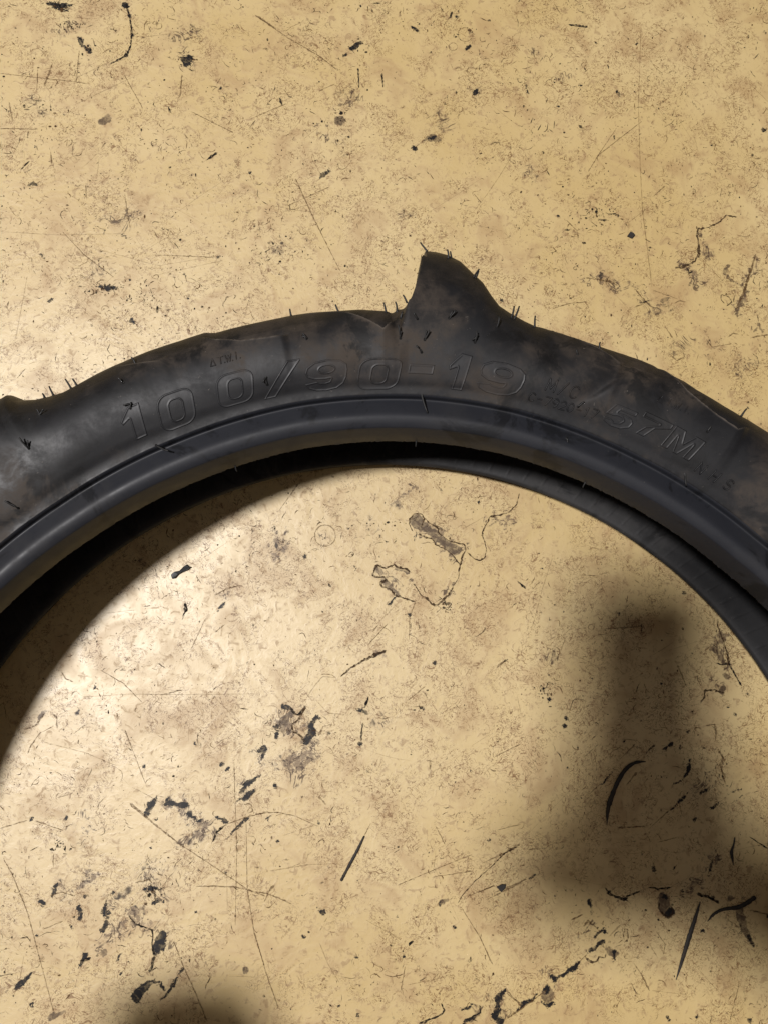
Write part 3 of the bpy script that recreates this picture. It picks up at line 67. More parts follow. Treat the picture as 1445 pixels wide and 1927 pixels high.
INK = [[[[-131.4,344.3],[-131.1,343.9]],[2.03,2.03]],[[[-128.8,337.6],[-128.4,337.3]],[1.16,1.16]],[[[-126.8,325.6],[-126.5,325.3]],[1.16,1.16]],[[[-129.5,313.5],[-129.2,313.2]],[1.16,1.16]],[[[-156.2,322.0],[-154.3,318.7],[-149.9,314.2]],[1.45,1.16,1.16]],[[[-175.4,343.4],[-170.5,342.2],[-162.0,343.9]],[1.16,1.74,0.87]],[[[-172.8,340.8],[-163.7,339.8]],[0.87,0.87]],[[[-97.3,311.2],[-94.8,309.3],[-93.1,312.7]],[1.74,2.61,1.45]],[[[0.5,320.4],[4.2,323.2],[7.4,325.3]],[1.16,1.74,0.87]],[[[-4.2,316.2],[-2.0,317.6]],[0.72,0.72]],[[[-18.7,238.8],[-15.9,241.5],[-11.4,244.5]],[0.29,1.3,0.87]],[[[-181.1,231.5],[-178.8,232.8],[-176.1,232.3]],[0.87,1.16,0.58]],[[[-92.8,181.0],[-91.6,179.8]],[0.58,0.58]],[[[-139.2,172.4],[-134.5,171.9],[-129.8,172.9]],[0.87,1.45,0.87]],[[[-173.6,190.8],[-170.6,189.0]],[0.72,0.72]],[[[-167.5,163.7],[-165.8,164.3]],[1.16,1.16]],[[[-127.9,202.9],[-126.1,202.3]],[1.01,1.01]],[[[-122.1,153.6],[-120.3,152.7]],[1.16,1.16]],[[[45.9,265.6],[50.3,267.0]],[0.87,0.87]],[[[35.9,260.7],[37.8,259.1]],[1.01,1.01]],[[[62.8,343.2],[64.5,343.9]],[0.72,0.72]],[[[37.7,335.8],[40.2,334.2]],[1.16,0.87]],[[[69.3,322.6],[70.6,324.7]],[1.16,1.16]],[[[72.7,295.3],[74.6,297.0]],[1.16,1.16]],[[[73.6,297.7],[74.8,293.0]],[0.72,0.72]],[[[158.8,298.5],[160.0,296.2]],[0.87,0.87]],[[[103.8,300.6],[105.0,295.2]],[0.72,0.72]],[[[172.3,329.7]],[1.16]],[[[247.5,276.9]],[1.45]],[[[240.1,260.9]],[0.93]],[[[122.6,288.0]],[0.87]],[[[136.8,301.6]],[0.87]],[[[215.5,266.3]],[0.87]],[[[228.4,106.6]],[0.87]],[[[121.4,219.5]],[0.87]],[[[-74.0,191.7]],[1.01]],[[[-143.1,150.8]],[0.72]],[[[-164.0,274.7]],[0.72]],[[[-179.0,255.5]],[0.75]],[[[-74.3,294.0]],[0.87]],[[[-121.0,324.5]],[0.58]],[[[-56.8,241.8]],[1.16]],[[[-123.8,177.3]],[0.87]],[[[-90.7,167.0]],[0.87]],[[[252.1,340.3]],[0.87]],[[[186.3,246.6]],[0.58]],[[[87.0,168.5]],[1.16]],[[[37.6,35.3],[36.3,29.7]],[0.72,0.17]],[[[25.7,0.5],[22.7,-4.0]],[0.43,1.01]],[[[33.2,-10.2]],[1.01]],[[[19.6,-29.7],[14.1,-32.6]],[0.43,0.58]],[[[-34.6,-58.5],[-30.7,-59.4]],[1.45,0.87]],[[[-38.8,-73.7],[-37.8,-70.9]],[1.45,0.87]],[[[-39.8,-69.4],[-36.9,-68.5]],[0.43,0.87]],[[[-14.9,-65.2],[-17.4,-64.4],[-19.5,-68.7],[-18.5,-72.5],[-21.2,-75.4],[-23.0,-77.7]],[0.58,1.16,1.3,2.32,1.74,1.16]],[[[-46.4,-81.3],[-44.0,-79.9],[-44.9,-84.6]],[1.16,1.16,0.87]],[[[-24.0,21.1]],[1.16]],[[[-10.0,-72.3]],[0.99]],[[[-7.9,14.1]],[0.43]],[[[3.9,31.9]],[0.58]],[[[17.4,33.1]],[0.75]],[[[-0.5,36.9]],[0.58]],[[[47.1,-35.7]],[1.16]],[[[-34.4,-29.8]],[0.43]],[[[-14.4,-34.9]],[0.46]],[[[13.9,-44.1]],[0.46]],[[[-17.6,-28.7]],[0.58]],[[[3.6,16.1]],[0.87]],[[[5.1,9.1]],[0.87]],[[[50.6,59.1]],[0.87]],[[[71.6,51.8]],[0.87]],[[[-13.0,31.9]],[0.43]],[[[4.8,-61.3],[7.7,-61.0],[11.9,-62.9]],[0.87,1.16,0.23]],[[[6.8,-77.8]],[1.16]],[[[36.9,-59.6],[39.4,-60.1]],[0.43,0.87]],[[[-67.6,-3.9],[-70.2,-7.2]],[1.16,0.58]],[[[-109.2,-5.8]],[0.87]],[[[-101.7,-21.3]],[0.58]],[[[-141.8,-34.4]],[0.64]],[[[-99.4,-104.2],[-102.8,-107.6],[-105.5,-112.8]],[0.58,1.74,1.45]],[[[-94.6,-105.2],[-93.8,-107.3],[-90.8,-108.5],[-84.5,-109.3]],[1.16,1.45,1.16,1.45]],[[[-83.9,-113.1],[-80.5,-114.6],[-77.1,-116.5]],[0.87,1.01,1.16]],[[[-68.9,-116.0],[-65.9,-116.4],[-63.0,-117.2]],[0.58,1.01,1.3]],[[[-64.8,-126.8],[-53.3,-115.9]],[0.29,1.01]],[[[-57.4,-103.0],[-52.6,-98.3],[-46.3,-93.6]],[0.58,1.45,0.58]],[[[-58.1,-107.3],[-52.5,-104.1],[-48.6,-101.3]],[0.43,1.74,0.87]],[[[-123.8,-156.6],[-124.2,-158.9],[-125.1,-161.2],[-121.7,-161.7]],[0.72,1.16,1.45,0.58]],[[[-123.8,-163.9],[-123.9,-166.7],[-126.1,-170.7]],[0.87,1.16,1.16]],[[[-137.9,-159.5],[-137.2,-165.0]],[1.3,1.01]],[[[-149.2,-147.9],[-152.3,-153.8]],[1.16,0.58]],[[[-105.4,-151.4],[-102.6,-149.7],[-97.9,-150.2]],[0.87,1.16,0.87]],[[[-100.5,-156.6],[-97.7,-155.7],[-95.7,-157.2]],[0.87,0.87,0.87]],[[[-95.3,-173.2],[-96.6,-177.7],[-97.9,-181.3]],[2.03,3.19,1.74]],[[[-107.1,-203.2],[-105.8,-201.0],[-102.6,-197.0],[-101.2,-195.7]],[2.61,2.61,1.45,0.87]],[[[-101.3,-195.3],[-96.5,-195.8],[-93.6,-199.1]],[0.72,1.01,0.87]],[[[-83.9,-189.8],[-88.9,-197.4],[-95.1,-204.9]],[0.58,0.93,0.64]],[[[-159.1,-189.4],[-164.1,-193.3],[-167.4,-196.6]],[0.29,1.16,1.45]],[[[-134.2,-181.0],[-135.9,-185.0],[-136.3,-188.6]],[1.3,1.16,0.29]],[[[-115.4,-181.4],[-117.5,-184.1]],[0.29,0.87]],[[[-158.1,-155.9],[-156.6,-156.9]],[1.45,1.45]],[[[-158.8,-205.5]],[1.16]],[[[-164.2,-114.9]],[1.16]],[[[-159.0,-171.8]],[0.93]],[[[-100.5,-115.3]],[0.87]],[[[-102.7,-130.1]],[0.87]],[[[-81.1,-77.2]],[0.99]],[[[-107.2,-88.8]],[1.16]],[[[-107.2,-84.0]],[0.75]],[[[-134.1,-47.9]],[0.87]],[[[-150.6,-126.9]],[0.7]],[[[-147.5,-126.8]],[0.7]],[[[-153.4,-121.6]],[0.58]],[[[-143.0,-60.6]],[0.87]],[[[-120.7,-151.4]],[0.87]],[[[-141.0,-169.0]],[0.87]],[[[-134.8,-153.9]],[0.87]],[[[-85.9,-150.4]],[0.58]],[[[-78.2,-161.8]],[0.7]],[[[-116.0,-190.9]],[0.72]],[[[-138.8,-194.4]],[0.64]],[[[-66.8,-87.6]],[1.45]],[[[-64.0,-90.6]],[1.16]],[[[-146.4,-114.0]],[1.16]],[[[-63.5,-143.0]],[0.46]],[[[-111.2,-61.4]],[0.52]],[[[-16.7,-161.1],[-14.8,-162.3],[-13.0,-163.7]],[0.23,0.58,1.45]],[[[-42.6,-116.8],[-40.7,-115.2]],[0.87,0.43]],[[[75.1,-128.7],[75.9,-129.7]],[1.01,0.43]],[[[47.8,-161.5],[49.7,-159.9]],[0.72,0.58]],[[[40.5,-161.1],[42.0,-159.9]],[0.58,0.29]],[[[55.4,-172.0]],[0.93]],[[[-38.4,-100.3]],[1.16]],[[[-22.1,-175.9]],[0.99]],[[[5.5,-148.6]],[0.58]],[[[65.1,-93.2]],[0.64]],[[[57.3,-99.8]],[0.58]],[[[51.0,-105.6]],[0.58]],[[[26.0,-166.9]],[0.87]],[[[5.0,-186.0]],[0.87]],[[[5.1,-214.8]],[0.87]],[[[-5.0,-209.8]],[0.7]],[[[22.7,-216.8]],[0.75]],[[[26.9,-162.5]],[0.46]],[[[1.2,-207.5]],[0.7]],[[[26.7,-174.8]],[0.46]],[[[-36.2,-127.9]],[0.99]],[[[-39.0,-181.0]],[0.46]],[[[-15.1,-117.8]],[0.87]],[[[10.1,-92.7]],[0.87]],[[[84.2,-108.7]],[0.58]],[[[29.0,-186.4]],[1.01]],[[[79.4,-159.2]],[0.41]],[[[82.0,-203.5],[77.5,-208.7],[78.1,-213.3],[75.5,-216.8],[79.8,-218.7]],[0.43,1.16,1.16,1.16,1.16]],[[[58.3,-212.9],[61.6,-212.1],[64.5,-210.7]],[0.43,1.16,0.87]],[[[60.6,-219.1],[65.4,-217.4]],[1.16,0.87]],[[[186.6,-86.3],[184.1,-92.1],[180.8,-100.0]],[0.29,1.28,0.29]],[[[175.9,-102.2],[179.9,-99.5]],[0.43,0.58]],[[[144.7,-91.9],[135.8,-100.5]],[0.29,0.64]],[[[185.2,-105.0],[178.3,-109.9],[172.6,-114.9]],[0.23,0.64,0.41]],[[[176.3,-80.4],[172.4,-81.9],[168.9,-85.6]],[1.16,0.87,0.23]],[[[194.1,-104.4],[190.6,-107.0]],[0.43,0.87]],[[[211.8,-104.9],[206.2,-105.9]],[0.58,0.41]],[[[202.1,-110.8],[194.7,-114.6]],[0.58,0.58]],[[[213.8,-108.3],[209.2,-111.4]],[0.29,0.52]],[[[137.7,-157.2],[138.8,-156.5]],[1.01,1.01]],[[[145.7,-160.4],[147.3,-160.9]],[0.87,0.87]],[[[168.7,-168.4],[171.4,-166.5]],[1.45,1.74]],[[[168.5,-159.8]],[1.45]],[[[194.4,-142.4],[194.1,-148.5]],[0.58,0.75]],[[[194.0,-160.8]],[1.16]],[[[177.3,-156.4]],[0.87]],[[[212.2,-179.5],[214.9,-185.6]],[1.16,0.58]],[[[162.5,-142.3],[162.8,-145.9]],[0.72,1.16]],[[[160.0,-141.3]],[0.52]],[[[186.4,-120.5]],[1.16]],[[[187.6,-177.1]],[1.3]],[[[200.0,-189.8]],[0.58]],[[[153.1,-131.0]],[0.81]],[[[117.5,-92.2]],[0.75]],[[[145.6,-134.3]],[0.52]],[[[156.4,-108.8]],[0.52]],[[[164.2,-110.3]],[0.52]],[[[174.0,-145.6]],[0.75]],[[[159.0,-119.0]],[0.41]],[[[169.5,-98.1]],[0.52]],[[[176.3,-97.6]],[0.52]],[[[180.0,-82.3]],[0.75]],[[[211.1,-222.3]],[1.3]],[[[183.0,-220.3]],[1.16]],[[[167.8,-219.9]],[1.16]],[[[108.9,-157.6]],[0.58]],[[[79.2,-159.1]],[0.58]],[[[89.1,-97.9]],[0.46]],[[[120.3,-127.4]],[0.46]],[[[166.1,-183.7]],[0.52]],[[[224.1,-170.6]],[1.16]],[[[134.4,-181.3],[130.3,-184.7],[125.4,-187.6]],[0.87,0.87,0.43]],[[[119.8,-192.3],[117.8,-193.9],[113.5,-196.3],[107.0,-201.3]],[1.45,1.74,1.16,0.43]],[[[104.3,-203.0],[103.2,-204.5]],[0.87,1.74]],[[[101.4,-210.8],[103.5,-211.8],[106.9,-211.0]],[0.87,1.16,0.87]],[[[98.3,-207.3],[96.2,-208.7]],[0.58,0.58]],[[[95.7,-209.7],[91.4,-211.5],[86.6,-216.5]],[1.16,1.45,0.29]],[[[82.1,-203.5],[78.8,-208.3],[77.7,-213.2],[75.0,-217.0],[79.1,-219.5]],[0.58,1.16,1.16,1.45,1.45]],[[[127.6,-160.7],[128.4,-162.6],[129.1,-167.6]],[1.16,0.7,0.7]],[[[136.1,-173.8],[129.5,-179.2]],[0.29,0.87]],[[[133.9,-175.8],[135.4,-177.8]],[0.87,0.87]],[[[140.5,-186.5],[139.9,-191.4]],[1.16,0.29]],[[[106.5,-198.1],[108.6,-199.2]],[1.16,1.16]],[[[94.9,-148.8],[97.9,-147.6]],[0.58,0.75]],[[[219.0,-54.3]],[0.7]],[[[186.0,2.3],[186.5,1.6]],[0.87,0.99]],[[[109.3,-55.4]],[1.16]],[[[118.0,-66.7]],[1.16]],[[[116.4,-70.7]],[1.22]],[[[149.2,-10.0]],[1.01]],[[[156.4,-11.1]],[0.7]],[[[133.9,-44.8]],[0.7]],[[[148.4,-78.4]],[0.99]],[[[169.0,-39.8]],[0.64]],[[[170.7,-48.8]],[0.87]],[[[188.1,-31.8]],[0.7]],[[[206.8,-61.0]],[0.81]],[[[211.1,-65.9]],[0.87]],[[[180.0,-82.0]],[0.87]],[[[158.8,-68.3]],[0.7]],[[[101.6,-70.4]],[0.58]],[[[117.4,-9.6]],[0.52]],[[[132.6,-4.2]],[0.7]],[[[124.3,1.8]],[0.52]],[[[110.1,-12.6]],[0.75]],[[[184.6,-74.3]],[0.99]],[[[193.0,-82.2]],[0.58]],[[[108.6,-43.7]],[0.46]],[[[153.4,-47.7]],[0.41]],[[[117.7,-92.0]],[0.75]],[[[106.6,-94.0]],[0.41]],[[[105.8,15.1]],[0.87]],[[[140.3,16.6]],[0.41]],[[[169.5,-98.0]],[0.58]],[[[176.3,-97.7]],[0.58]]]
BROWN = [[[[-6.3,276.1],[-5.9,275.8]],[3.19,3.19]],[[[-138.4,273.1],[-142.8,270.4]],[2.61,1.74]],[[[44.0,264.6],[47.8,266.3],[52.2,265.8]],[1.16,2.61,1.74]],[[[145.8,218.8],[150.6,218.3]],[0.79,0.39]],[[[221.6,191.3],[218.7,186.9],[222.7,182.7],[228.0,180.6]],[1.16,1.16,0.87,0.58]],[[[231.0,178.5],[226.1,165.5],[224.7,160.1]],[0.58,0.87,0.72]],[[[232.4,154.8],[233.8,151.7],[237.3,157.1],[239.1,151.7]],[0.72,0.58,0.87,0.58]],[[[37.6,40.9]],[4.35]],[[[40.7,39.4],[45.7,34.3],[51.8,29.2],[59.9,25.2]],[2.03,2.61,2.32,2.61]],[[[16.2,13.6],[18.2,12.1]],[2.32,1.45]],[[[19.2,8.0],[23.2,4.0],[27.2,0.0]],[2.03,1.16,1.16]],[[[26.3,15.6],[32.4,13.5]],[0.87,1.16]],[[[34.9,8.5]],[1.16]],[[[-31.1,-62.3],[-34.0,-66.1],[-34.9,-70.9]],[2.03,2.32,1.45]],[[[-124.3,-181.7]],[2.03]],[[[-149.8,-211.5],[-143.8,-209.0]],[1.74,1.16]],[[[-53.0,-191.4]],[1.74]],[[[-142.8,-60.7]],[1.45]],[[[-162.0,-64.5],[-159.7,-60.9]],[0.87,1.45]],[[[49.2,-160.8],[52.2,-159.0]],[1.45,0.87]],[[[168.4,-160.8],[167.7,-164.4],[169.8,-167.5]],[3.19,4.06,3.19]],[[[208.4,-168.2],[210.3,-174.4],[212.6,-180.5],[214.6,-184.6]],[2.32,2.32,1.74,0.87]],[[[203.3,-161.0]],[2.03]],[[[103.6,-206.9]],[3.77]],[[[136.2,-184.9],[140.4,-187.5]],[1.45,2.03]],[[[207.6,-44.1]],[2.03]],[[[206.3,-50.0],[204.6,-52.5]],[1.74,1.45]]]
SMUDGE = [[[[-95.5,311.3]],[7.54]],[[[-11.8,271.3],[-17.9,265.2]],[2.03,0.87]],[[[-128.8,212.1]],[11.6]],[[[-139.7,185.2]],[8.7]],[[[-38.6,196.4]],[6.38]],[[[-5.6,260.0]],[6.38]],[[[-95.9,328.7]],[10.15]],[[[-163.2,329.7]],[8.7]],[[[-182.1,279.7]],[7.54]],[[[0.5,291.5]],[8.7]],[[[68.4,332.4]],[2.84]],[[[61.0,324.4]],[1.62]],[[[71.6,309.1]],[1.62]],[[[110.7,322.9]],[5.22]],[[[127.0,308.8]],[4.64]],[[[31.4,220.9]],[4.06]],[[[75.8,297.1]],[5.8]],[[[53.5,276.4]],[7.25]],[[[179.0,165.2]],[8.12]],[[[106.3,244.7]],[6.38]],[[[135.9,182.1],[148.4,180.7],[162.3,176.1]],[2.32,4.06,2.9]],[[[204.9,209.6],[206.7,202.0],[208.7,198.7]],[1.74,2.9,4.06]],[[[238.5,198.2],[231.2,180.6],[227.4,169.8],[225.8,161.2]],[2.32,2.61,2.61,3.48]],[[[236.9,150.6]],[4.64]],[[[193.3,188.7],[199.5,185.5]],[3.48,3.48]],[[[191.3,143.6]],[7.54]],[[[209.1,143.9]],[7.54]],[[[226.5,133.5]],[8.7]],[[[169.4,171.0]],[6.38]],[[[202.5,181.3]],[4.06]],[[[-12.9,33.0]],[5.8]],[[[39.7,41.4],[45.7,34.3],[53.8,28.2],[60.9,23.1]],[2.9,4.06,4.06,4.06]],[[[55.5,-0.0],[58.6,3.0]],[2.61,1.74]],[[[50.4,-4.0]],[2.32]],[[[25.3,9.0]],[6.38]],[[[76.5,38.4],[80.6,41.5],[90.0,44.6]],[1.74,2.32,2.9]],[[[17.1,-32.1],[13.1,-34.0]],[2.03,2.61]],[[[-32.1,-64.2],[-30.0,-71.0]],[5.22,4.06]],[[[-19.3,-73.9],[-23.1,-80.6],[-21.1,-87.3]],[4.06,4.35,2.9]],[[[-44.5,-83.2]],[4.06]],[[[18.0,-67.6]],[6.38]],[[[27.5,50.6],[32.6,58.9]],[2.9,2.9]],[[[14.2,39.4]],[4.06]],[[[-42.0,24.1],[-33.1,34.2]],[4.06,2.9]],[[[-82.7,8.3]],[1.45]],[[[-66.0,1.6]],[5.22]],[[[-110.5,17.8],[-106.1,18.9]],[1.45,1.45]],[[[-136.0,-16.8]],[1.74]],[[[-74.6,-120.8],[-80.3,-124.4]],[6.38,6.38]],[[[-94.3,-107.3],[-84.5,-112.1],[-76.6,-116.0]],[2.9,3.48,3.48]],[[[-52.6,-100.3]],[4.06]],[[[-135.1,-145.8],[-133.4,-140.3]],[5.22,2.9]],[[[-145.4,-149.3]],[5.22]],[[[-100.9,-143.7]],[9.86]],[[[-105.1,-163.9],[-102.1,-167.6]],[7.54,6.96]],[[[-94.9,-153.0]],[5.22]],[[[-119.0,-171.8],[-124.5,-177.1]],[5.8,4.64]],[[[-138.8,-125.4]],[4.64]],[[[-134.4,-115.2]],[4.06]],[[[-117.7,-154.4]],[5.8]],[[[-147.6,-118.7]],[3.48]],[[[-95.2,-175.0]],[5.8]],[[[-126.2,-180.7],[-130.1,-177.9]],[2.32,2.32]],[[[-107.2,-88.1]],[2.32]],[[[78.9,-213.3]],[6.38]],[[[65.4,-216.5]],[5.22]],[[[-29.8,-90.5],[-22.1,-83.9]],[7.54,5.8]],[[[-43.5,-83.7]],[5.8]],[[[192.0,-101.7]],[7.54]],[[[181.9,-152.4],[187.4,-151.5],[193.0,-148.5]],[5.8,5.22,2.9]],[[[193.6,-137.2],[194.2,-145.5]],[2.32,2.32]],[[[80.3,-212.2]],[6.38]],[[[125.9,-171.6]],[4.64]],[[[130.7,-188.7]],[3.48]],[[[107.0,-198.1]],[3.48]],[[[203.0,-23.0],[206.1,-32.1],[206.4,-37.1]],[2.32,4.06,2.9]],[[[203.7,-49.0]],[4.06]],[[[111.0,-35.5]],[3.48]]]
CLUSTERS = [[-169.3,343.6,8.1,4.1,46],[-163.3,330.4,7.5,2.0,22],[-95.5,311.3,5.8,4.6,26],[5.5,323.9,7.5,5.2,20],[-136.3,172.5,9.9,2.9,46],[-152.1,316.8,4.1,5.2,14],[146.6,220.1,15.1,7.0,60],[-182.1,278.1,9.9,5.8,20],[60.5,337.3,17.4,11.6,24],[110.2,274.6,11.6,11.6,24],[-5.6,271.5,11.6,14.5,30],[-41.6,196.4,17.4,8.7,36],[-112.5,167.0,17.4,11.6,30],[106.1,-51.2,4.6,4.1,26],[-149.1,-128.9,5.2,4.1,16],[53.4,-4.0,4.6,4.1,30],[13.2,34.3,14.5,8.7,24],[-100.6,-153.8,5.8,5.2,24],[202.2,-97.6,4.6,11.6,16]]
DEBRIS = {"arc":[[[160.7,-89.5],[157.1,-89.3],[153.2,-90.3],[148.7,-93.8],[144.6,-100.1],[141.7,-106.3],[139.9,-110.6],[138.6,-115.6],[138.2,-122.3]],[0.29,1.45,1.86,2.03,2.15,2.2,2.61,1.74,0.17]],"spear":[[[187.2,-162.2],[184.3,-169.8],[180.6,-179.3],[176.3,-190.8],[172.4,-201.2]],[0.43,1.74,2.32,1.86,0.43]],"wave":[[[217.4,-160.4],[213.1,-163.2],[207.4,-165.7],[202.5,-165.9],[198.1,-166.6],[193.6,-168.9],[190.7,-172.4]],[1.74,2.15,2.2,1.62,1.45,1.16,0.29]],"sliver":[[[207.8,-129.7],[207.0,-133.3],[205.4,-137.4],[205.8,-140.5],[206.2,-143.9]],[0.58,0.87,1.62,1.28,0.29]],"stick":[[[8.5,-125.8],[5.3,-132.3],[1.4,-139.2],[-3.5,-148.0]],[0.87,1.33,1.45,1.33]],"chipA":[[[-95.8,11.7],[-93.9,13.3],[-91.1,13.9],[-89.0,16.1],[-87.1,17.4],[-86.0,16.3],[-84.5,15.9],[-86.7,14.1],[-89.4,13.0],[-91.8,11.7],[-93.2,9.7],[-95.1,9.4]],[]],"chipB":[[[161.3,208.2],[163.5,211.2],[165.2,210.3],[166.4,209.0],[164.4,206.8]],[]],"chipC":[[[77.9,-152.6],[81.1,-151.3],[83.2,-151.5],[82.8,-153.6],[80.5,-155.4]],[]]}
TC = np.array([0.02039479, -0.16748729, 0.0])      # tyre axis on the floor (m)

# ------------------------------------------------------------------ node helpers
class NT:
    def __init__(s, name):
        s.m = bpy.data.materials.new(name); s.m.use_nodes = True
        s.t = s.m.node_tree; s.n = s.t.nodes; s.l = s.t.links
        s.p = s.n['Principled BSDF']; s.out = s.n['Material Output']
        s.co = s.n.new('ShaderNodeTexCoord')
    def link(s, a, b): s.l.new(a, b)
    def noise(s, scale, detail=4, rough=.55, dist=0, vec=None):
        k = s.n.new('ShaderNodeTexNoise')
        k.inputs['Scale'].default_value = scale; k.inputs['Detail'].default_value = detail
        k.inputs['Roughness'].default_value = rough; k.inputs['Distortion'].default_value = dist
        s.link(vec or s.co.outputs['Object'], k.inputs['Vector'])
        return k.outputs['Fac']
    def math(s, op, a, b=None, c=None, clamp=False):
        k = s.n.new('ShaderNodeMath'); k.operation = op; k.use_clamp = clamp
        for i, x in enumerate((a, b, c)):
            if x is None: continue
            if isinstance(x, (int, float)): k.inputs[i].default_value = x
            else: s.link(x, k.inputs[i])
        return k.outputs[0]
    def ramp(s, f, a, b, lo=0., hi=1., smooth=True):
        k = s.n.new('ShaderNodeMapRange'); k.interpolation_type = 'SMOOTHSTEP' if smooth else 'LINEAR'
        s.link(f, k.inputs['Value'])
        k.inputs['From Min'].default_value = a; k.inputs['From Max'].default_value = b
        k.inputs['To Min'].default_value = lo; k.inputs['To Max'].default_value = hi
        return k.outputs['Result']
    def mix(s, f, a, b, blend='MIX'):
        k = s.n.new('ShaderNodeMix'); k.data_type = 'RGBA'; k.blend_type = blend
        for i, x in ((0, f), (6, a), (7, b)):
            if isinstance(x, (int, float)): k.inputs[i].default_value = x
            elif isinstance(x, tuple): k.inputs[i].default_value = (*x, 1)
            else: s.link(x, k.inputs[i])
        return k.outputs[2]
    def attr(s, name):
        k = s.n.new('ShaderNodeAttribute'); k.attribute_name = name
        return k.outputs['Fac']
    def bump(s, h, strength, dist, prev=None):
        k = s.n.new('ShaderNodeBump'); k.inputs['Strength'].default_value = strength; k.inputs['Distance'].default_value = dist
        s.link(h, k.inputs['Height'])
        if prev is not None: s.link(prev, k.inputs['Normal'])
        return k.outputs['Normal']

# ------------------------------------------------------------------ materials
def floor_material():
    q = NT('worn_yellow_coating')
    big = q.noise(7, 3, .6); mid = q.noise(38, 3, .68, .6); fine = q.noise(230, 3, .7, .8); tiny = q.noise(900, 2, .7)
    c = q.mix(q.ramp(big, .35, .65), (.62, .448, .180), (.70, .532, .250))
    c = q.mix(q.ramp(mid, .47, .70, 0, .60), c, (.44, .275, .110))
    c = q.mix(q.ramp(fine, .54, .68, 0, .60), c, (.33, .20, .085))
    # hairline tide marks and curls: thin contour lines of a noise field, patchy
    def curls(sc, dist, wid, lo, hi, op, col):
        nn = q.noise(sc, 2, .6, dist)
        ln = q.ramp(q.math('ABSOLUTE', q.math('SUBTRACT', nn, .5)), wid*.35, wid, 1, 0)
        return q.mix(q.math('MULTIPLY', ln, q.ramp(msk, lo, hi, 0, op)), c, col)
    wear = q.ramp(big, .30, .62, -.05, .05, False)
    msk = q.math('ADD', q.noise(42, 3, .7, .5), wear)
    c = curls(75, 2.2, .011, .46, .56, .80, (.21, .105, .036))
    c = curls(190, 2.0, .021, .45, .57, .80, (.19, .095, .034))
    c = q.mix(q.math('MULTIPLY', q.ramp(q.noise(520, 2, .5, .6), .64, .70), q.ramp(msk, .44, .62, .05, .6)), c, (.12, .068, .034))
    # rubbed-in grey smudges with ragged edges
    sm = q.attr('smudge')
    grit = q.math('ADD', q.math('MULTIPLY', q.noise(340, 3, .8, 1.0), .62), q.math('MULTIPLY', msk, .38))
    s1 = q.ramp(q.math('ADD', q.math('MULTIPLY', sm, .22), grit), .62, .74, 0, 1)
    s1 = q.math('MULTIPLY', s1, q.ramp(sm, .02, .30, 0, .72))
    c = q.mix(s1, c, (.125, .078, .048))
    c = q.mix(q.math('MULTIPLY', sm, .10), c, (.22, .145, .10))
    torn = q.noise(62, 3, .75, 1.2)
    tl = q.ramp(q.math('ABSOLUTE', q.math('SUBTRACT', torn, .5)), .008, .026, 1, 0)
    c = q.mix(q.math('MULTIPLY', tl, q.ramp(sm, .08, .5, 0, .85)), c, (.075, .045, .028))
    c = q.mix(q.math('MULTIPLY', q.ramp(torn, .60, .66), q.ramp(sm, .15, .6, 0, .9)), c, (.035, .025, .02))
    # brown dried liquid
    b = q.math('ADD', q.attr('brown'), q.math('MULTIPLY_ADD', q.noise(520, 2, .7), 2.6, -1.3))
    c = q.mix(q.math('MULTIPLY', q.ramp(b, -.15, .45), q.ramp(fine, .3, .62, .45, .95)), c, (.105, .068, .038))
    # black rubber and oil marks
    k = q.math('ADD', q.attr('ink'), q.math('MULTIPLY_ADD', q.noise(420, 3, .85, 1.2), 4.0, -2.15))
    kf = q.math('MULTIPLY', q.ramp(k, -.12, .30), q.ramp(fine, .32, .50, .75, 1.0))
    c = q.mix(kf, c, (.009, .0075, .0075))
    q.link(c, q.p.inputs['Base Color'])
    r = q.math('ADD', q.ramp(mid, .35, .7, .44, .56), q.ramp(fine, .5, .75, 0, .14))
    r = q.math('ADD', r, q.math('MULTIPLY', kf, .22))
    q.link(r, q.p.inputs['Roughness'])
    bw = q.n.new('ShaderNodeRGBToBW'); q.link(c, bw.inputs[0])
    q.link(q.ramp(bw.outputs[0], .06, .42, .12, 1.0, False), q.p.inputs['Specular IOR Level'])
    q.p.inputs['IOR'].default_value = 1.55
    q.p.inputs['Coat Weight'].default_value = .5
    q.p.inputs['Coat Roughness'].default_value = .46
    hgt = q.math('ADD', q.math('MULTIPLY', fine, .00016), q.math('MULTIPLY', mid, .0005))
    n = q.bump(hgt, .75, 1.0)
    q.link(n, q.p.inputs['Normal'])
    return q.m

def marks_material():
    q = NT('ground_in_grime')
    tone = q.attr('tone'); al = q.attr('opacity')
    c = q.mix(q.ramp(tone, 0, 1, smooth=False), (.014, .011, .010), (.150, .078, .030))
    q.link(c, q.p.inputs['Base Color'])
    q.p.inputs['Roughness'].default_value = .8
    q.p.inputs['Specular IOR Level'].default_value = .15
    a = q.math('MULTIPLY', al, q.ramp(q.noise(600, 1, .7), .30, .56, .35, 1))
    q.link(a, q.p.inputs['Alpha'])
    return q.m

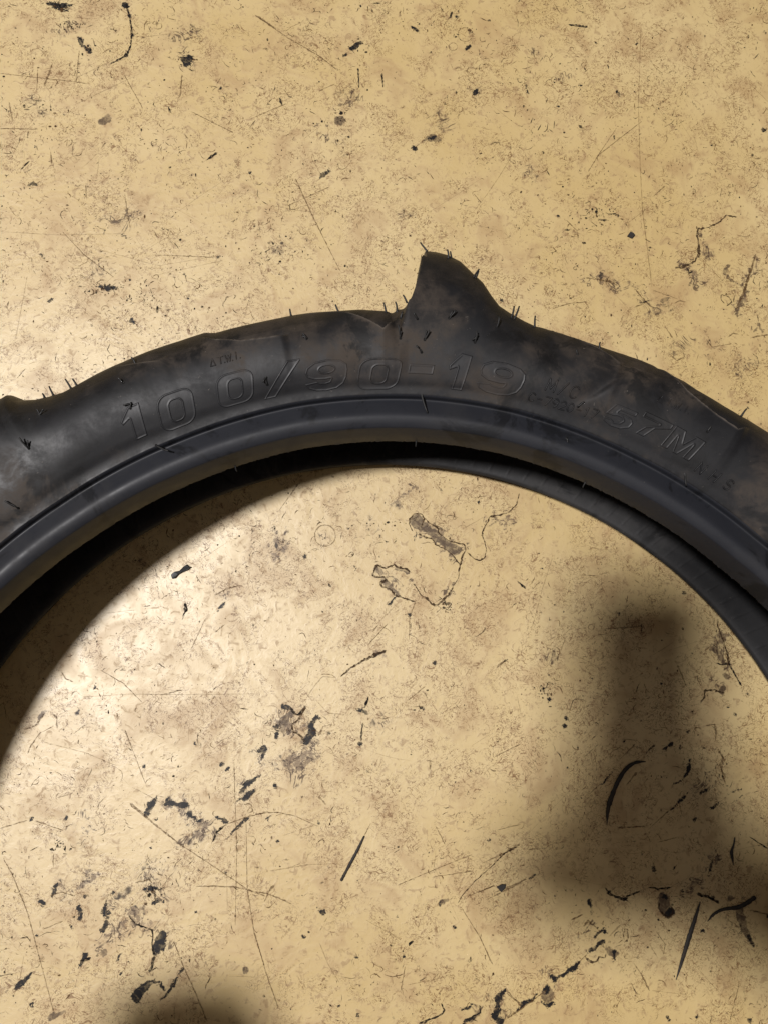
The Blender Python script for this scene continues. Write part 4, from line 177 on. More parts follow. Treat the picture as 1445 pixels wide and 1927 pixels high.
def rubber(name, base, dust, dust_amt, rlo, rhi, spec=.5, bumps=1.0):
    q = NT(name)
    a = q.noise(13, 5, .62, .25); b = q.noise(70, 6, .7, .3); d = q.noise(420, 4, .7)
    e = q.noise(5.5, 3, .5)
    f = q.math('MULTIPLY', q.ramp(a, .46, .60), q.ramp(b, .36, .60, .20, 1))
    f = q.math('MULTIPLY', f, dust_amt, clamp=True)
    c = q.mix(f, base, dust)
    c = q.mix(q.ramp(q.noise(26, 5, .72, .6), .52, .60, 0, .85), c, tuple(x*.35 for x in base))
    c = q.mix(q.ramp(d, .67, .74, 0, .6*dust_amt), c, (.15, .13, .11))
    q.link(c, q.p.inputs['Base Color'])
    r = q.math('ADD', q.ramp(b, .3, .7, rlo, rhi), q.ramp(e, .35, .65, -.05, .06))
    r = q.math('ADD', r, q.math('MULTIPLY', f, .12))
    q.link(r, q.p.inputs['Roughness'])
    q.p.inputs['Specular IOR Level'].default_value = spec
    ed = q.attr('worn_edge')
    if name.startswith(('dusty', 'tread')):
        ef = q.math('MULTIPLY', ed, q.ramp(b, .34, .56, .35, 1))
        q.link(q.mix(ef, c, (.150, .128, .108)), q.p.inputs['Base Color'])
    hgt = q.math('ADD', q.math('MULTIPLY', d, .00006*bumps), q.math('MULTIPLY', b, .00028*bumps))
    n = q.bump(hgt, .8, 1.0)
    q.link(n, q.p.inputs['Normal'])
    return q.m

M_FLOOR = floor_material()
M_MARK = marks_material()
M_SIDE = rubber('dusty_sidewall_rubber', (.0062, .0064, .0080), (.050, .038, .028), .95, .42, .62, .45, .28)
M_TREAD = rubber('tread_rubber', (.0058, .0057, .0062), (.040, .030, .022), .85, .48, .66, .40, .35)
M_BEAD = rubber('smooth_bead_rubber', (.0165, .0180, .0235), (.027, .026, .026), .35, .42, .54, .38, .25)
M_LINER = rubber('inner_liner_rubber', (.018, .018, .019), (.045, .043, .042), .6, .52, .68)
M_LETTER = rubber('raised_letter_rubber', (.0076, .0080, .0100), (.046, .036, .029), .85, .37, .56, .48, .25)
M_HAIR = rubber('vent_hair_rubber', (.010, .010, .010), (.02, .018, .016), .3, .45, .6)
M_SHAVING = rubber('rubber_shaving', (.030, .025, .021), (.070, .052, .034), .7, .6, .8)

# ------------------------------------------------------------------ mesh helpers
def fast_mesh(name, verts, quads, smooth=True, tris=None):
    me = bpy.data.meshes.new(name)
    verts = np.ascontiguousarray(verts, np.float32); quads = np.asarray(quads, np.int32)
    nq = len(quads); nt = 0 if tris is None else len(tris)
    me.vertices.add(len(verts)); me.vertices.foreach_set('co', verts.ravel())
    loops = quads.ravel() if not nt else np.concatenate([quads.ravel(), np.asarray(tris, np.int32).ravel()])
    me.loops.add(len(loops)); me.loops.foreach_set('vertex_index', loops.astype(np.int32))
    me.polygons.add(nq+nt)
    st = np.arange(nq, dtype=np.int32)*4
    if nt: st = np.concatenate([st, nq*4+np.arange(nt, dtype=np.int32)*3]).astype(np.int32)
    me.polygons.foreach_set('loop_start', st)
    me.polygons.foreach_set('use_smooth', np.full(nq+nt, smooth, bool))
    me.update(calc_edges=True); me.validate()
    return me

def link(name, me, mat, parent=None):
    o = bpy.data.objects.new(name, me)
    if mat: me.materials.append(mat)
    COL.objects.link(o)
    if parent is not None: o.parent = parent
    return o

def grid_quads(nu, nv, wrap=False, flip=False):
    iu = np.arange(nu if wrap else nu-1); iv = np.arange(nv-1)
    U, V = np.meshgrid(iu, iv, indexing='ij'); U2 = (U+1) % nu
    q = np.stack([U*nv+V, U2*nv+V, U2*nv+V+1, U*nv+V+1], -1).reshape(-1, 4)
    return q[:, ::-1] if flip else q

def sstep(x): x = np.clip(x, 0, 1); return x*x*(3-2*x)

# ------------------------------------------------------------------ floor: one sheet, fine where the marks are
def line(a0, a1, step, lo, hi, far):
    return np.unique(np.r_[-far, np.linspace(-far, lo, 14), np.arange(a0, a1, step), np.linspace(hi, far, 14)].round(3))
gx = line(-215, 270, 1.0, -230, 285, 1500.); gy = line(-235, 375, 1.0, -250, 390, 1500.)
GX, GY = np.meshgrid(gx, gy, indexing='ij')

def field(strokes, soft=False):
    F = np.full(GX.shape, 0.0 if soft else -6.0, np.float32)
    for pts, ws in strokes:
        P = np.array(pts); Wd = np.array(ws)
        pad = Wd.max()*2+7
        i0, i1 = np.searchsorted(gx, [P[:, 0].min()-pad, P[:, 0].max()+pad]); j0, j1 = np.searchsorted(gy, [P[:, 1].min()-pad, P[:, 1].max()+pad])
        if i1 <= i0 or j1 <= j0: continue
        X = GX[i0:i1, j0:j1]; Y = GY[i0:i1, j0:j1]
        m = 2.6 if soft else .45                     # wander of the edges
        X, Y = (X+m*(np.sin(Y*.31+X*.11+1)+.7*np.sin(Y*.83-X*.37)+.5*np.sin(X*1.7+Y*.9)),
                Y+m*(np.sin(X*.27-Y*.13+2)+.7*np.sin(X*.91+Y*.29)+.5*np.sin(Y*1.6-X*1.1)))
        if len(P) == 1: P = np.vstack([P, P+.01]); Wd = np.r_[Wd, Wd]
        best = None
        for a in range(len(P)-1):
            d = P[a+1]-P[a]; L2 = (d@d)+1e-9
            t = np.clip(((X-P[a, 0])*d[0]+(Y-P[a, 1])*d[1])/L2, 0, 1)
            D = np.hypot(X-P[a, 0]-t*d[0], Y-P[a, 1]-t*d[1]); w = Wd[a]+(Wd[a+1]-Wd[a])*t
            val = np.exp(-(D/(w*.85))**2) if soft else w-D
            if soft and len(pts) == 1: val = val*.62
            best = val if best is None else np.maximum(best, val)
        S = F[i0:i1, j0:j1]; np.maximum(S, best, out=S)
    return F

INK = [[p, [w*1.12+.05 for w in ws]] for p, ws in INK]
fv = np.stack([GX, GY, 0*GX], -1).reshape(-1, 3)/1000.
fme = fast_mesh('floor', fv, grid_quads(len(gx), len(gy)), smooth=False)
for nm, F in (('ink', field(INK)), ('brown', field(BROWN)), ('smudge', field(SMUDGE, True))):
    fme.attributes.new(nm, 'FLOAT', 'POINT').data.foreach_set('value', F.ravel().astype(np.float32))
floor = link('floor', fme, M_FLOOR)
floor['kind'] = 'structure'
floor['label'] = 'worn yellow shop surface, scratched and stained with black marks'

# ------------------------------------------------------------------ thin grime: scratches, curls and specks lying in the surface
RV, RQ, RT, RTONE, ROP = [], [], [], [], []
nz = [0]
def ribbon(pts, ws, tone, op, jag=.25):
    P = np.array(pts, float); Wd = np.array(ws, float)
    if len(P) < 2: return
    # resample with a little wander
    seg = np.r_[0, np.cumsum(np.hypot(*np.diff(P, axis=0).T))]
    n = int(np.clip(seg[-1]/.9, 3, 90)); s = np.linspace(0, seg[-1], n)
    x = np.interp(s, seg, P[:, 0]); y = np.interp(s, seg, P[:, 1]); w = np.interp(s, seg, Wd)/2
    tx = np.gradient(x); ty = np.gradient(y); l = np.hypot(tx, ty)+1e-9
    nx, ny = -ty/l, tx/l
    wl = w*(1+rng.normal(0, jag, n)).clip(.25, 2); wr = w*(1+rng.normal(0, jag, n)).clip(.25, 2)
    j = rng.normal(0, jag*.25, n)*np.minimum(w, .5)
    wl[0] *= .3; wr[0] *= .3; wl[-1] *= .3; wr[-1] *= .3
    z = .04+.16*((nz[0]*.6180339) % 1.0); nz[0] += 1
    b = sum(len(a) for a in RV) if not hasattr(ribbon, 'n') else ribbon.n
    A = np.stack([x+nx*(wl+j), y+ny*(wl+j), np.full(n, z)], 1); B = np.stack([x-nx*(wr-j), y-ny*(wr-j), np.full(n, z)], 1)
    RV.append(np.vstack([A, B])); i = np.arange(n-1)+b
    RQ.append(np.stack([i, i+1, i+1+n, i+n], 1)[:, ::-1]); ribbon.n = b+2*n
    RTONE.append(np.full(2*n, tone)); o = np.full(n, op)*(1+rng.normal(0, .18, n)); o[0] *= .5; o[-1] *= .5
    ROP.append(np.r_[o, o].clip(0, 1))
ribbon.n = 0
def speck(x, y, r, tone, op):
    n = 7; a = np.arange(n)*2*np.pi/n+rng.uniform(0, 6); rr = r*rng.uniform(.6, 1.25, n); el = rng.uniform(.6, 1.3)
    z = .04+.16*((nz[0]*.6180339) % 1.0); nz[0] += 1
    b = ribbon.n; V = np.vstack([[x, y, z], np.stack([x+rr*np.cos(a)*el, y+rr*np.sin(a)/el, np.full(n, z)], 1)])
    RV.append(V); RT.append(np.array([[b, b+1+i, b+1+(i+1) % n] for i in range(n)])); ribbon.n = b+n+1
    RTONE.append(np.full(n+1, tone)); ROP.append(np.full(n+1, op))
for colr, pts, ws in STROKES:
    stain = len(pts) > 5 and colr == 1
    ribbon(pts, [w*(.95 if stain or colr == 0 else .75) for w in ws], .35 if stain else (0.0, .8, 1.0, .8)[colr], .8 if stain else (.9, .5, .3, .42)[colr], .45 if stain else .35)
for x, y, rx, ry, n in CLUSTERS:
    for i in range(n):
        px, py = x+rng.normal(0, rx*.55), y+rng.normal(0, ry*.55)
        if rng.random() < .45: ribbon([(px, py), (px+rng.normal(0, 1.0), py+rng.normal(0, 1.0)), (px+rng.normal(0, 1.8), py+rng.normal(0, 1.4))], [.2, .55, .2], 0, rng.uniform(.5, .95), .4)
        else: speck(px, py, abs(rng.normal(0, .38))+.18, 0 if rng.random() < .75 else .6, rng.uniform(.6, 1))
def lowf(x, y):
    return (math.sin(x*.021+1.3)*math.sin(y*.017+.4)+math.sin(x*.052-y*.031)*.6+math.sin(x*.09+y*.11+2)*.4)
def spot():
    while True:
        x, y = rng.uniform(-260, 320), rng.uniform(-270, 420)
        d = .52+.22*lowf(x, y)+(.30 if y > 130 else 0)
        if rng.random() < d: return x, y
centres = [spot() for _ in range(150)]
for i in range(9500):                       # curls and crumbs, partly in patches
    if rng.random() < .45:
        cxx, cyy = centres[rng.integers(150)]; x, y = cxx+rng.normal(0, 8), cyy+rng.normal(0, 6)
    else: x, y = spot()
    L = rng.gamma(2.0, 1.15)+.4; a = rng.uniform(0, 6.3); k = rng.normal(0, 1.0)
    pts = [(x, y)]
    for s in range(5):
        a += k*.5+rng.normal(0, .35); x += math.cos(a)*L/5; y += math.sin(a)*L/5; pts.append((x, y))
    w = rng.uniform(.18, .44)
    ribbon(pts, [w*.5, w, w*1.2, w, w*.8, w*.3], rng.choice([.2, .6, 1.0]), rng.uniform(.35, .95), .3)
for i in range(8000):                       # specks
    x, y = spot(); speck(x, y, min(.10+rng.exponential(.13), .75), rng.choice([0, 0, .5, .9]), rng.uniform(.45, 1))
for i in range(320):                        # straight hairline scratches
    x, y = spot(); L = rng.gamma(1.3, 11)+3; a = rng.choice([rng.uniform(0, 3.1), rng.normal(.6, .35), rng.normal(2.2, .4)])
    b = rng.normal(0, .06)
    pts = [(x+math.cos(a+b*t)*L*t, y+math.sin(a+b*t)*L*t) for t in (0, .25, .5, .75, 1)]
    w = rng.uniform(.12, .26)
    ribbon(pts, [w*.4, w, w*1.1, w*.8, w*.3], rng.choice([.7, 1.0]), rng.uniform(.18, .5), .25)
for i in range(170):                        # short dark dashes
    x, y = spot(); L = rng.gamma(2, 1.2)+.8; a = rng.uniform(0, 3.1)
    ribbon([(x, y), (x+math.cos(a)*L*.5, y+math.sin(a)*L*.5), (x+math.cos(a)*L, y+math.sin(a)*L)], [.2, rng.uniform(.4, .9), .15], rng.choice([0, .3]), rng.uniform(.55, .95), .3)
for i in range(3600):                       # pits and nicks, thickest above the tyre
    x, y = rng.uniform(-230, 300), 80+abs(rng.normal(0, 150))
    if lowf(x*1.7+40, y*1.7) < rng.normal(-.25, .6): continue
    if rng.random() < .5: speck(x, y, .12+rng.exponential(.14), rng.choice([0, .3, .7]), rng.uniform(.6, 1))
    else:
        a = rng.uniform(0, 6.3); L = rng.gamma(2, .8)+.4; k = rng.normal(0, .9)
        ribbon([(x, y), (x+math.cos(a)*L*.5, y+math.sin(a)*L*.5), (x+math.cos(a)*L*.5+math.cos(a+k)*L*.5, y+math.sin(a)*L*.5+math.sin(a+k)*L*.5)], [.2, rng.uniform(.3, .6), .2], rng.choice([.1, .5, .9]), rng.uniform(.5, .95), .35)
gme = fast_mesh('floor_grime', np.vstack(RV)/1000., np.vstack(RQ), smooth=False, tris=np.vstack(RT))
gme.attributes.new('tone', 'FLOAT', 'POINT').data.foreach_set('value', np.concatenate(RTONE).astype(np.float32))
gme.attributes.new('opacity', 'FLOAT', 'POINT').data.foreach_set('value', np.concatenate(ROP).astype(np.float32))
grime = link('floor_grime', gme, M_MARK)
grime['kind'] = 'stuff'
grime['label'] = 'fine scratches, curls and specks of grime ground into the yellow floor'
grime['category'] = 'grime'

# ------------------------------------------------------------------ tyre surface functions
# ---- tyre surface: profile (radius, height) in mm, swept round the axis; v = arc length from the upper toe
OUT = np.array([(238,70),(239.2,75.2),(240.6,79.4),(241.5,81.8),(242.0,82.6),(244,83.7),(246.2,84.3),(248,84.1),(250.4,83.1),(252.8,82.0),(254.8,81.2),(255.5,81.6),(255.9,83.0),(256.5,84.0),(257.4,84.0),(260.5,84.7),
    (264.5,86.6),(270,88.6),(276,89.6),(282,89.2),(287.5,87.2),(292.5,83.4),(296.6,78),(299.6,70.5),(301.6,61),(302.4,50),(302.4,40),
    (301.4,28),(298,16),(292.5,8),(285,3),(276,.4),(266,.3),(258,1.2),(251,1.4),(245,2.4),(241,5),(239,8.6),(238,12)], float)
INN = np.array([(238,12),(239.4,13.6),(243,13.9),(249,13.0),(257,11.4),(268,9.4),(280,9.4),(289,13.6),(294,23),(296,40),(294.6,57),(290,71),(283,79.5),(273,82),(262,79),(252,75.4),(244,73.2),(239.6,71),(238,70)], float)

def spline(P, n):
    """Catmull-Rom through P, resampled to roughly equal arc length."""
    Q = np.vstack([2*P[0]-P[1], P, 2*P[-1]-P[-2]]); o = []
    for i in range(len(P)-1):
        a, b, c, d = Q[i], Q[i+1], Q[i+2], Q[i+3]
        t = np.linspace(0, 1, 40, endpoint=False)[:, None]
        o.append(.5*(2*b+(c-a)*t+(2*a-5*b+4*c-d)*t*t+(3*b-a-3*c+d)*t**3))
    o = np.vstack(o+[P[-1:]])
    s = np.r_[0, np.cumsum(np.hypot(*np.diff(o, axis=0).T))]
    return o, s

OC, OS = spline(OUT, 0)
IC, IS = spline(INN, 0)
R0 = 262.0

def mapped(th):
    t = np.asarray(th, float)
    return np.where((t > 52.9) & (t < 134), t, (t-89) % 45.0+89)

def crown(th):
    """how far the tread is pushed out at angle th (degrees): lugs every 45 degrees"""
    t = mapped(th)
    return np.interp(t, CROWN[:, 0], CROWN[:, 1])

def bead_shift(th):
    return np.interp(th, [20, 40, 50, 65, 78, 87, 100, 112, 125, 140, 160], [0, -1.2, -2.2, -1.0, .8, 1.2, .9, -.6, -1.4, -.8, 0])

def surf(th, v):
    """outer skin point (mm, tyre axis at the origin) for angle th (deg) and arc length v (mm)"""
    r = np.interp(v, OS, OC[:, 0]); z = np.interp(v, OS, OC[:, 1])
    k = crown(th)/40.0
    q = np.clip((r-R0)/40.0, 0, None)
    w = np.clip((z-30)/25, 0, 1)*np.clip((275-r)/15, 0, 1)
    r = r+np.where(v < 160, q**1.5*(k*40.0), q**1.5*(k*40.0)) + bead_shift(th)*w
    # steep side of each lug: flat top cut off by a wall
    t = mapped(th)
    for lo in (87.28, 131.02):
        w = np.where(t >= lo, 1-np.clip((t-lo-1.5)/.8, 0, 1), 0)
        rb = r-q**1.5*(k*40.0)
        rf = rb+q**1.5*34.9
        lim = 295.5+.89*crown(th)
        r = r*(1-w)+np.minimum(rf, np.maximum(lim, rb))*w
    a = np.radians(th)
    return np.stack([r*np.cos(a), r*np.sin(a), z+0*a], -1)

def normal(th, v):
    e = .05
    du = surf(th+e, v)-surf(th-e, v); dv = surf(th, v+e*4)-surf(th, v-e*4)
    n = np.cross(du, dv); n /= np.linalg.norm(n, axis=-1, keepdims=True)+1e-12
    return -n

NJ = 720
_j = rng.normal(0, 1, 4096)
def jitter(th, f):
    x = np.asarray(th)*f; i = np.floor(x).astype(int); t = x-i
    return _j[i % 4096]*(1-t)+_j[(i+1) % 4096]*t

GP = [(2.1, 1.9), (1.5, 2.0), (.6, .8), (1.8, 1.8), (2.3, 2.0)]
def disp(th, v):
    """relief along the normal (mm): tread block edges, a soft hollow, slight waviness"""
    d = np.zeros(np.broadcast(th, v).shape)
    per = ((th-45) % 90)+45 if False else th
    for g, (lip, cut) in zip(GROOVES, GP):
        g = np.array(g)[::-1]; a0, a1 = g[0, 0], g[-1, 0]
        e = np.interp(per, g[:, 0], g[:, 1])
        side = sstep((per-a0)/.8)*sstep((a1-per)/.8)*sstep((78-e)/9)
        x = v-e
        below = np.exp(np.clip(x, -60, 0)/7.0)*lip
        above = -cut*np.exp(-np.clip(x, 0, 60)/7.0)
        m = sstep((x+.35)/.7)
        d = d+side*(below*(1-m)+above*m)
    hp = np.array([(68.2, 74), (68.8, 64), (69.6, 56), (71, 47), (73, 38)])
    c = np.interp(v, hp[::-1, 1], hp[::-1, 0]); x = (th-c)*5.0
    d = d-1.3*np.where(x < 0, np.exp(-(x/2.2)**2), np.exp(-(x/7.0)**2))*sstep((v-38)/14)*sstep((86-v)/14)
    # foot of the lug: crease on its steep side, dip on the trailing side
    x = (th-90.0)*5.2; d = d-.9*np.exp(-(x/2.0)**2)*sstep((v-54)/10)*sstep((95-v)/10)
    d = d-1.6*np.exp(-(((th-75.2)*5.2)/9)**2-((v-62)/8)**2)
    w = sstep((v-35)/10)
    d = d+w*(.16*np.sin(np.radians(th)*17+v*.08)+.05*np.sin(np.radians(th)*47-v*.2))
    return d

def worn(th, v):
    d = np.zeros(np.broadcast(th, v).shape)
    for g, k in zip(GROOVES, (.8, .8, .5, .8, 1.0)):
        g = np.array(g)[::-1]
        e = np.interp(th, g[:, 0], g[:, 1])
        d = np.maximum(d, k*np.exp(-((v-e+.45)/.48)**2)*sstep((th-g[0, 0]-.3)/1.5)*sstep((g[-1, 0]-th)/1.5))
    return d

def skin(th, v):
    p = surf(th, v)+normal(th, v)*disp(th, v)[..., None]
    j = np.exp(-v/1.1)*(jitter(th, 9.0)*.13+jitter(th, 2.3)*.07)
    a = np.radians(th)
    p[..., 0] += np.cos(a)*j; p[..., 1] += np.sin(a)*j
    ridge = np.exp(-((v-31.0)/.9)**2)*jitter(th, 3.1)*.03
    p[..., 2] += ridge
    return p

fine_th = np.arange(33, 147, .115)
coarse = np.arange(147, 33+360, .75)
TH1 = np.r_[fine_th, coarse]
def ring(v):
    T, V = np.meshgrid(TH1, v, indexing='ij')
    return skin(T, V)/1000.

tyre = bpy.data.objects.new('tyre', None)
COL.objects.link(tyre)
tyre.location = TC
tyre['label'] = 'black motorcycle tyre with raised size lettering lying on the yellow floor'
tyre['category'] = 'tyre'

VT = OS[-1]
BANDS = [('bead', np.r_[np.arange(0, 30.6, .42), 30.9], M_BEAD),
         ('sidewall', np.r_[30.9, np.arange(31.2, 66.6, .42), 66.8], M_SIDE),
         ('tread', np.r_[66.8, np.arange(67.2, 104, .42), np.arange(104, 139, 2.2), 139.3], M_TREAD),
         ('sidewall', np.r_[139.3, np.arange(142, 185, 2.5), 185.6], M_SIDE),
         ('bead', np.r_[185.6, np.arange(187, VT, 1.4), VT], M_BEAD)]
for nm, vv, mt in BANDS:
    me = fast_mesh(nm, ring(vv).reshape(-1, 3), grid_quads(len(TH1), len(vv), True, False))
    T, V = np.meshgrid(TH1, vv, indexing='ij')
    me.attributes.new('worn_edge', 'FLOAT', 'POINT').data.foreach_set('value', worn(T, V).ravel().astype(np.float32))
    link(nm, me, mt, tyre)
# inside of the casing
iv = np.r_[np.arange(0, 50, .7), np.arange(50, IS[-1]-12, 2.2), np.arange(IS[-1]-12, IS[-1], .8), IS[-1]]
TH2 = TH1
T, V = np.meshgrid(TH2, iv, indexing='ij')
r = np.interp(V, IS, IC[:, 0]); z = np.interp(V, IS, IC[:, 1])
w = np.clip((z-30)/25, 0, 1)*np.clip((275-r)/15, 0, 1)
ph = ((T*1.0+V*.075+jitter(T, .4)*.12) % 2.3)-1.15
rib = .34*np.exp(-(ph/.12)**2)*sstep((V-3)/4)*sstep((46-V)/8)
r = r+bead_shift(T)*w; z = z+rib
dv = IS[-1]-V
r = r+np.exp(-dv/1.1)*(jitter(T, 9.0)*.13+jitter(T, 2.3)*.07)
a = np.radians(T)
P = np.stack([r*np.cos(a), r*np.sin(a), z], -1)/1000.
me = fast_mesh('inner_liner', P.reshape(-1, 3), grid_quads(len(TH2), len(iv), True, False))
link('inner_liner', me, M_LINER, tyre)

# ------------------------------------------------------------------ raised lettering
def rrect(cx, cy, hx, hy, r, n=6):
    o = []
    for sx, sy, a0 in ((1, 1, 0), (-1, 1, 90), (-1, -1, 180), (1, -1, 270)):
        for i in range(n+1):
            a = math.radians(a0+90*i/n); o.append((cx+sx*(hx-r)+r*math.cos(a), cy+sy*(hy-r)+r*math.sin(a)))
    return o
def ell(cx, cy, rx, ry, n=28): return [(cx+rx*math.cos(6.28319*i/n), cy+ry*math.sin(6.28319*i/n)) for i in range(n)]
# block figures in a unit box (-.5 .. .5), even-odd polygons
FAT = {
 '0': [rrect(0, 0, .5, .5, .30), rrect(0, 0, .17, .27, .13)],
 '1': [[(-.42, .18), (-.05, .5), (.36, .5), (.36, -.5), (-.08, -.5), (-.08, .16), (-.36, .06)]],
 '/': [[(.62, .5), (.18, .5), (-.56, -.5), (-.16, -.5)]],
 '-': [[(-.5, .5), (.5, .5), (.5, -.5), (-.5, -.5)]],
 '9': [[(.5, .14), (.46, .32), (.30, .45), (0, .5), (-.30, .45), (-.47, .30), (-.5, .14), (-.44, 0), (-.26, -.1), (0, -.12), (.13, -.1), (.10, -.19), (0, -.22), (-.14, -.2), (-.2, -.16), (-.48, -.2), (-.40, -.36), (-.2, -.47), (.05, -.5), (.30, -.45), (.45, -.3), (.5, -.1)],
       ell(0, .2, .17, .10)],
 '5': [[(.44, .5), (-.36, .5), (-.5, -.04), (-.22, -.04), (-.1, .02), (.06, .02), (.16, -.06), (.1, -.2), (-.08, -.26), (-.22, -.18), (-.5, -.18), (-.42, -.38), (-.1, -.5), (.24, -.46), (.48, -.26), (.5, 0), (.36, .16), (.1, .2), (-.14, .17), (-.1, .28), (.44, .28)]],
 '7': [[(-.5, .5), (.5, .5), (.5, .26), (.08, -.02), (-.06, -.5), (-.38, -.5), (-.22, -.06), (.12, .24), (-.5, .24)]],
 'M': [[(-.5, -.5), (-.5, .5), (-.16, .5), (0, .02), (.16, .5), (.5, .5), (.5, -.5), (.26, -.5), (.26, .16), (.08, -.5), (-.08, -.5), (-.26, .16), (-.26, -.5)]],
}
arc = lambda cx, cy, rx, ry, a0, a1, n=9: [(cx+rx*math.cos(math.radians(a0+(a1-a0)*i/n)), cy+ry*math.sin(math.radians(a0+(a1-a0)*i/n))) for i in range(n+1)]
THIN = {
 'M': [[(-.5, -.5), (-.42, .5), (0, -.3), (.42, .5), (.5, -.5)]], '/': [[(-.35, -.55), (.35, .55)]], 'C': [arc(0, 0, .5, .5, 45, 315)],
 '-': [[(-.3, 0), (.3, 0)]], '7': [[(-.45, .5), (.45, .5), (-.05, -.5)]], '9': [arc(0, .2, .42, .3, 0, 360, 14)+[(.36, -.2), (.1, -.5)]],
 '2': [arc(0, .18, .42, .32, 160, -20)+[(-.45, -.5), (.45, -.5)]], '0': [arc(0, 0, .42, .5, 0, 360, 16)], '1': [[(-.2, .25), (.05, .5), (.05, -.5)]],
 '^': [[(-.5, -.5), (0, .5), (.5, -.5), (-.5, -.5)]], 'T': [[(-.5, .5), (.5, .5)], [(0, .5), (0, -.5)]], '.': [[(0, -.5), (.02, -.46)]],
 'W': [[(-.55, .5), (-.25, -.5), (0, .4), (.25, -.5), (.55, .5)]], 'I': [[(0, .5), (0, -.5)]], 'N': [[(-.45, -.5), (-.45, .5), (.45, -.5), (.45, .5)]],
 'H': [[(-.45, -.5), (-.45, .5)], [(.45, -.5), (.45, .5)], [(-.45, 0), (.45, 0)]], 'S': [arc(0, .24, .42, .26, 30, 270, 8)+arc(0, -.24, .42, .26, 90, -150, 8)],
}
def seg_dist(X, Y, P, closed):
    D = np.full(X.shape, 1e9); n = len(P)
    for i in range(n if closed else n-1):
        a = np.array(P[i]); b = np.array(P[(i+1) % n]); d = b-a; L = d@d+1e-12
        t = np.clip(((X-a[0])*d[0]+(Y-a[1])*d[1])/L, 0, 1)
        D = np.minimum(D, np.hypot(X-a[0]-t*d[0], Y-a[1]-t*d[1]))
    return D
def inside(X, Y, P):
    c = np.zeros(X.shape, bool); n = len(P)
    for i in range(n):
        x0, y0 = P[i]; x1, y1 = P[(i+1) % n]
        if y0 == y1: continue
        k = ((y0 > Y) != (y1 > Y)) & (X < (x1-x0)*(Y-y0)/(y1-y0)+x0)
        c ^= k
    return c
def glyph(ch, th, v, wd, ht, big):
    if big: wd *= 1.08
    slant = .20 if big else .12
    step = .24 if big else .14
    mx = wd*.5+ht*.5*slant+.8; my = ht*.5+.8
    xs = np.arange(-mx, mx+step, step); ys = np.arange(-my, my+step, step)
    X, Y = np.meshgrid(xs, ys, indexing='ij')
    sh = lambda P: [(x*wd+y*ht*slant, y*ht) for x, y in P]
    if big:
        polys = [sh(p) for p in FAT[ch]]
        ins = np.zeros(X.shape, bool); D = np.full(X.shape, 1e9)
        for p in polys: ins ^= inside(X, Y, p); D = np.minimum(D, seg_dist(X, Y, p, True))
        sd = np.where(ins, D, -D)
        # raised border line and a slightly lower face
        h = -.28+.56*sstep((sd+.26)/.45)-.16*sstep((sd-.35)/.5)
        if ht < 11: h = -.28+(h+.28)*.82
    else:
        D = np.full(X.shape, 1e9)
        for p in THIN[ch]: D = np.minimum(D, seg_dist(X, Y, sh(p), False))
        sd = (.34 if ht > 3.5 else .27)-D
        h = -.20+.60*sstep((sd+.22)/.5)
    rr = np.interp(v, OS, OC[:, 0])
    T = th-np.degrees(X/rr); V = v+Y
    p = skin(T, V)+normal(T, V)*h[..., None]
    q = grid_quads(len(xs), len(ys), False, True)
    keep = (sd.reshape(-1)[q] > -.32).any(1); q = q[keep]
    used = np.unique(q); m = np.full(X.size, -1); m[used] = np.arange(len(used))
    nm = 'raised_digit' if ch.isdigit() else 'raised_letter' if ch.isalpha() else 'raised_mark'
    me = fast_mesh(nm, p.reshape(-1, 3)[used]/1000., m[q])
    return link(nm, me, M_LETTER if big else M_SIDE, tyre)
for g in GLYPHS: glyph(*g)

# ------------------------------------------------------------------ vent hairs
def tube(pts, rad, n=7):
    pts = [Vector(p) for p in pts]; V = []; Q = []
    for i, p in enumerate(pts):
        t = (pts[min(i+1, len(pts)-1)]-pts[max(i-1, 0)]).normalized()
        u = t.orthogonal().normalized(); w = t.cross(u)
        for k in range(n):
            a = 2*math.pi*k/n; V.append(p+(u*math.cos(a)+w*math.sin(a))*rad[i])
    for i in range(len(pts)-1):
        for k in range(n): Q.append((i*n+k, i*n+(k+1) % n, (i+1)*n+(k+1) % n, (i+1)*n+k))
    V.append(pts[-1]+(pts[-1]-pts[-2]).normalized()*rad[-1]*.5); e = len(V)-1; b = (len(pts)-1)*n
    T = [(b+k, b+(k+1) % n, e) for k in range(n)]
    return V, Q, T
def hair(base, tip, n, r0):
    L = (tip-base).length
    side = Vector((rng.normal(), rng.normal(), rng.normal()))*L*.03
    pts = [base-n*.4, base+n*.35, base.lerp(tip, .35)+side+n*.2, base.lerp(tip, .7)+side*1.2, tip]
    V, Q, T = tube(pts, [r0*2.0, r0*1.15, r0, r0*.95, r0*.8])
    me = fast_mesh('rubber_hair', np.array([tuple(v/1000) for v in V]), np.array(Q), True, np.array(T))
    return link('rubber_hair', me, M_HAIR, tyre)
for th, v, dx, dy, dz in HAIRS:
    b = Vector(skin(np.array([th]), np.array([v]))[0]); n = Vector(normal(np.array([th]), np.array([v]))[0])
    d = Vector((dx, dy, dz))
    hair(b, b+d+n*d.length*(.45 if v < 72 else .1), n, .44)
for th in TOE_NIBS:
    b = Vector(skin(np.array([th]), np.array([.6]))[0]); a = math.radians(th)
    hair(b, b+Vector((-math.cos(a)*2.4, -math.sin(a)*2.4, -.8)), Vector((-math.cos(a), -math.sin(a), 0)), .36)

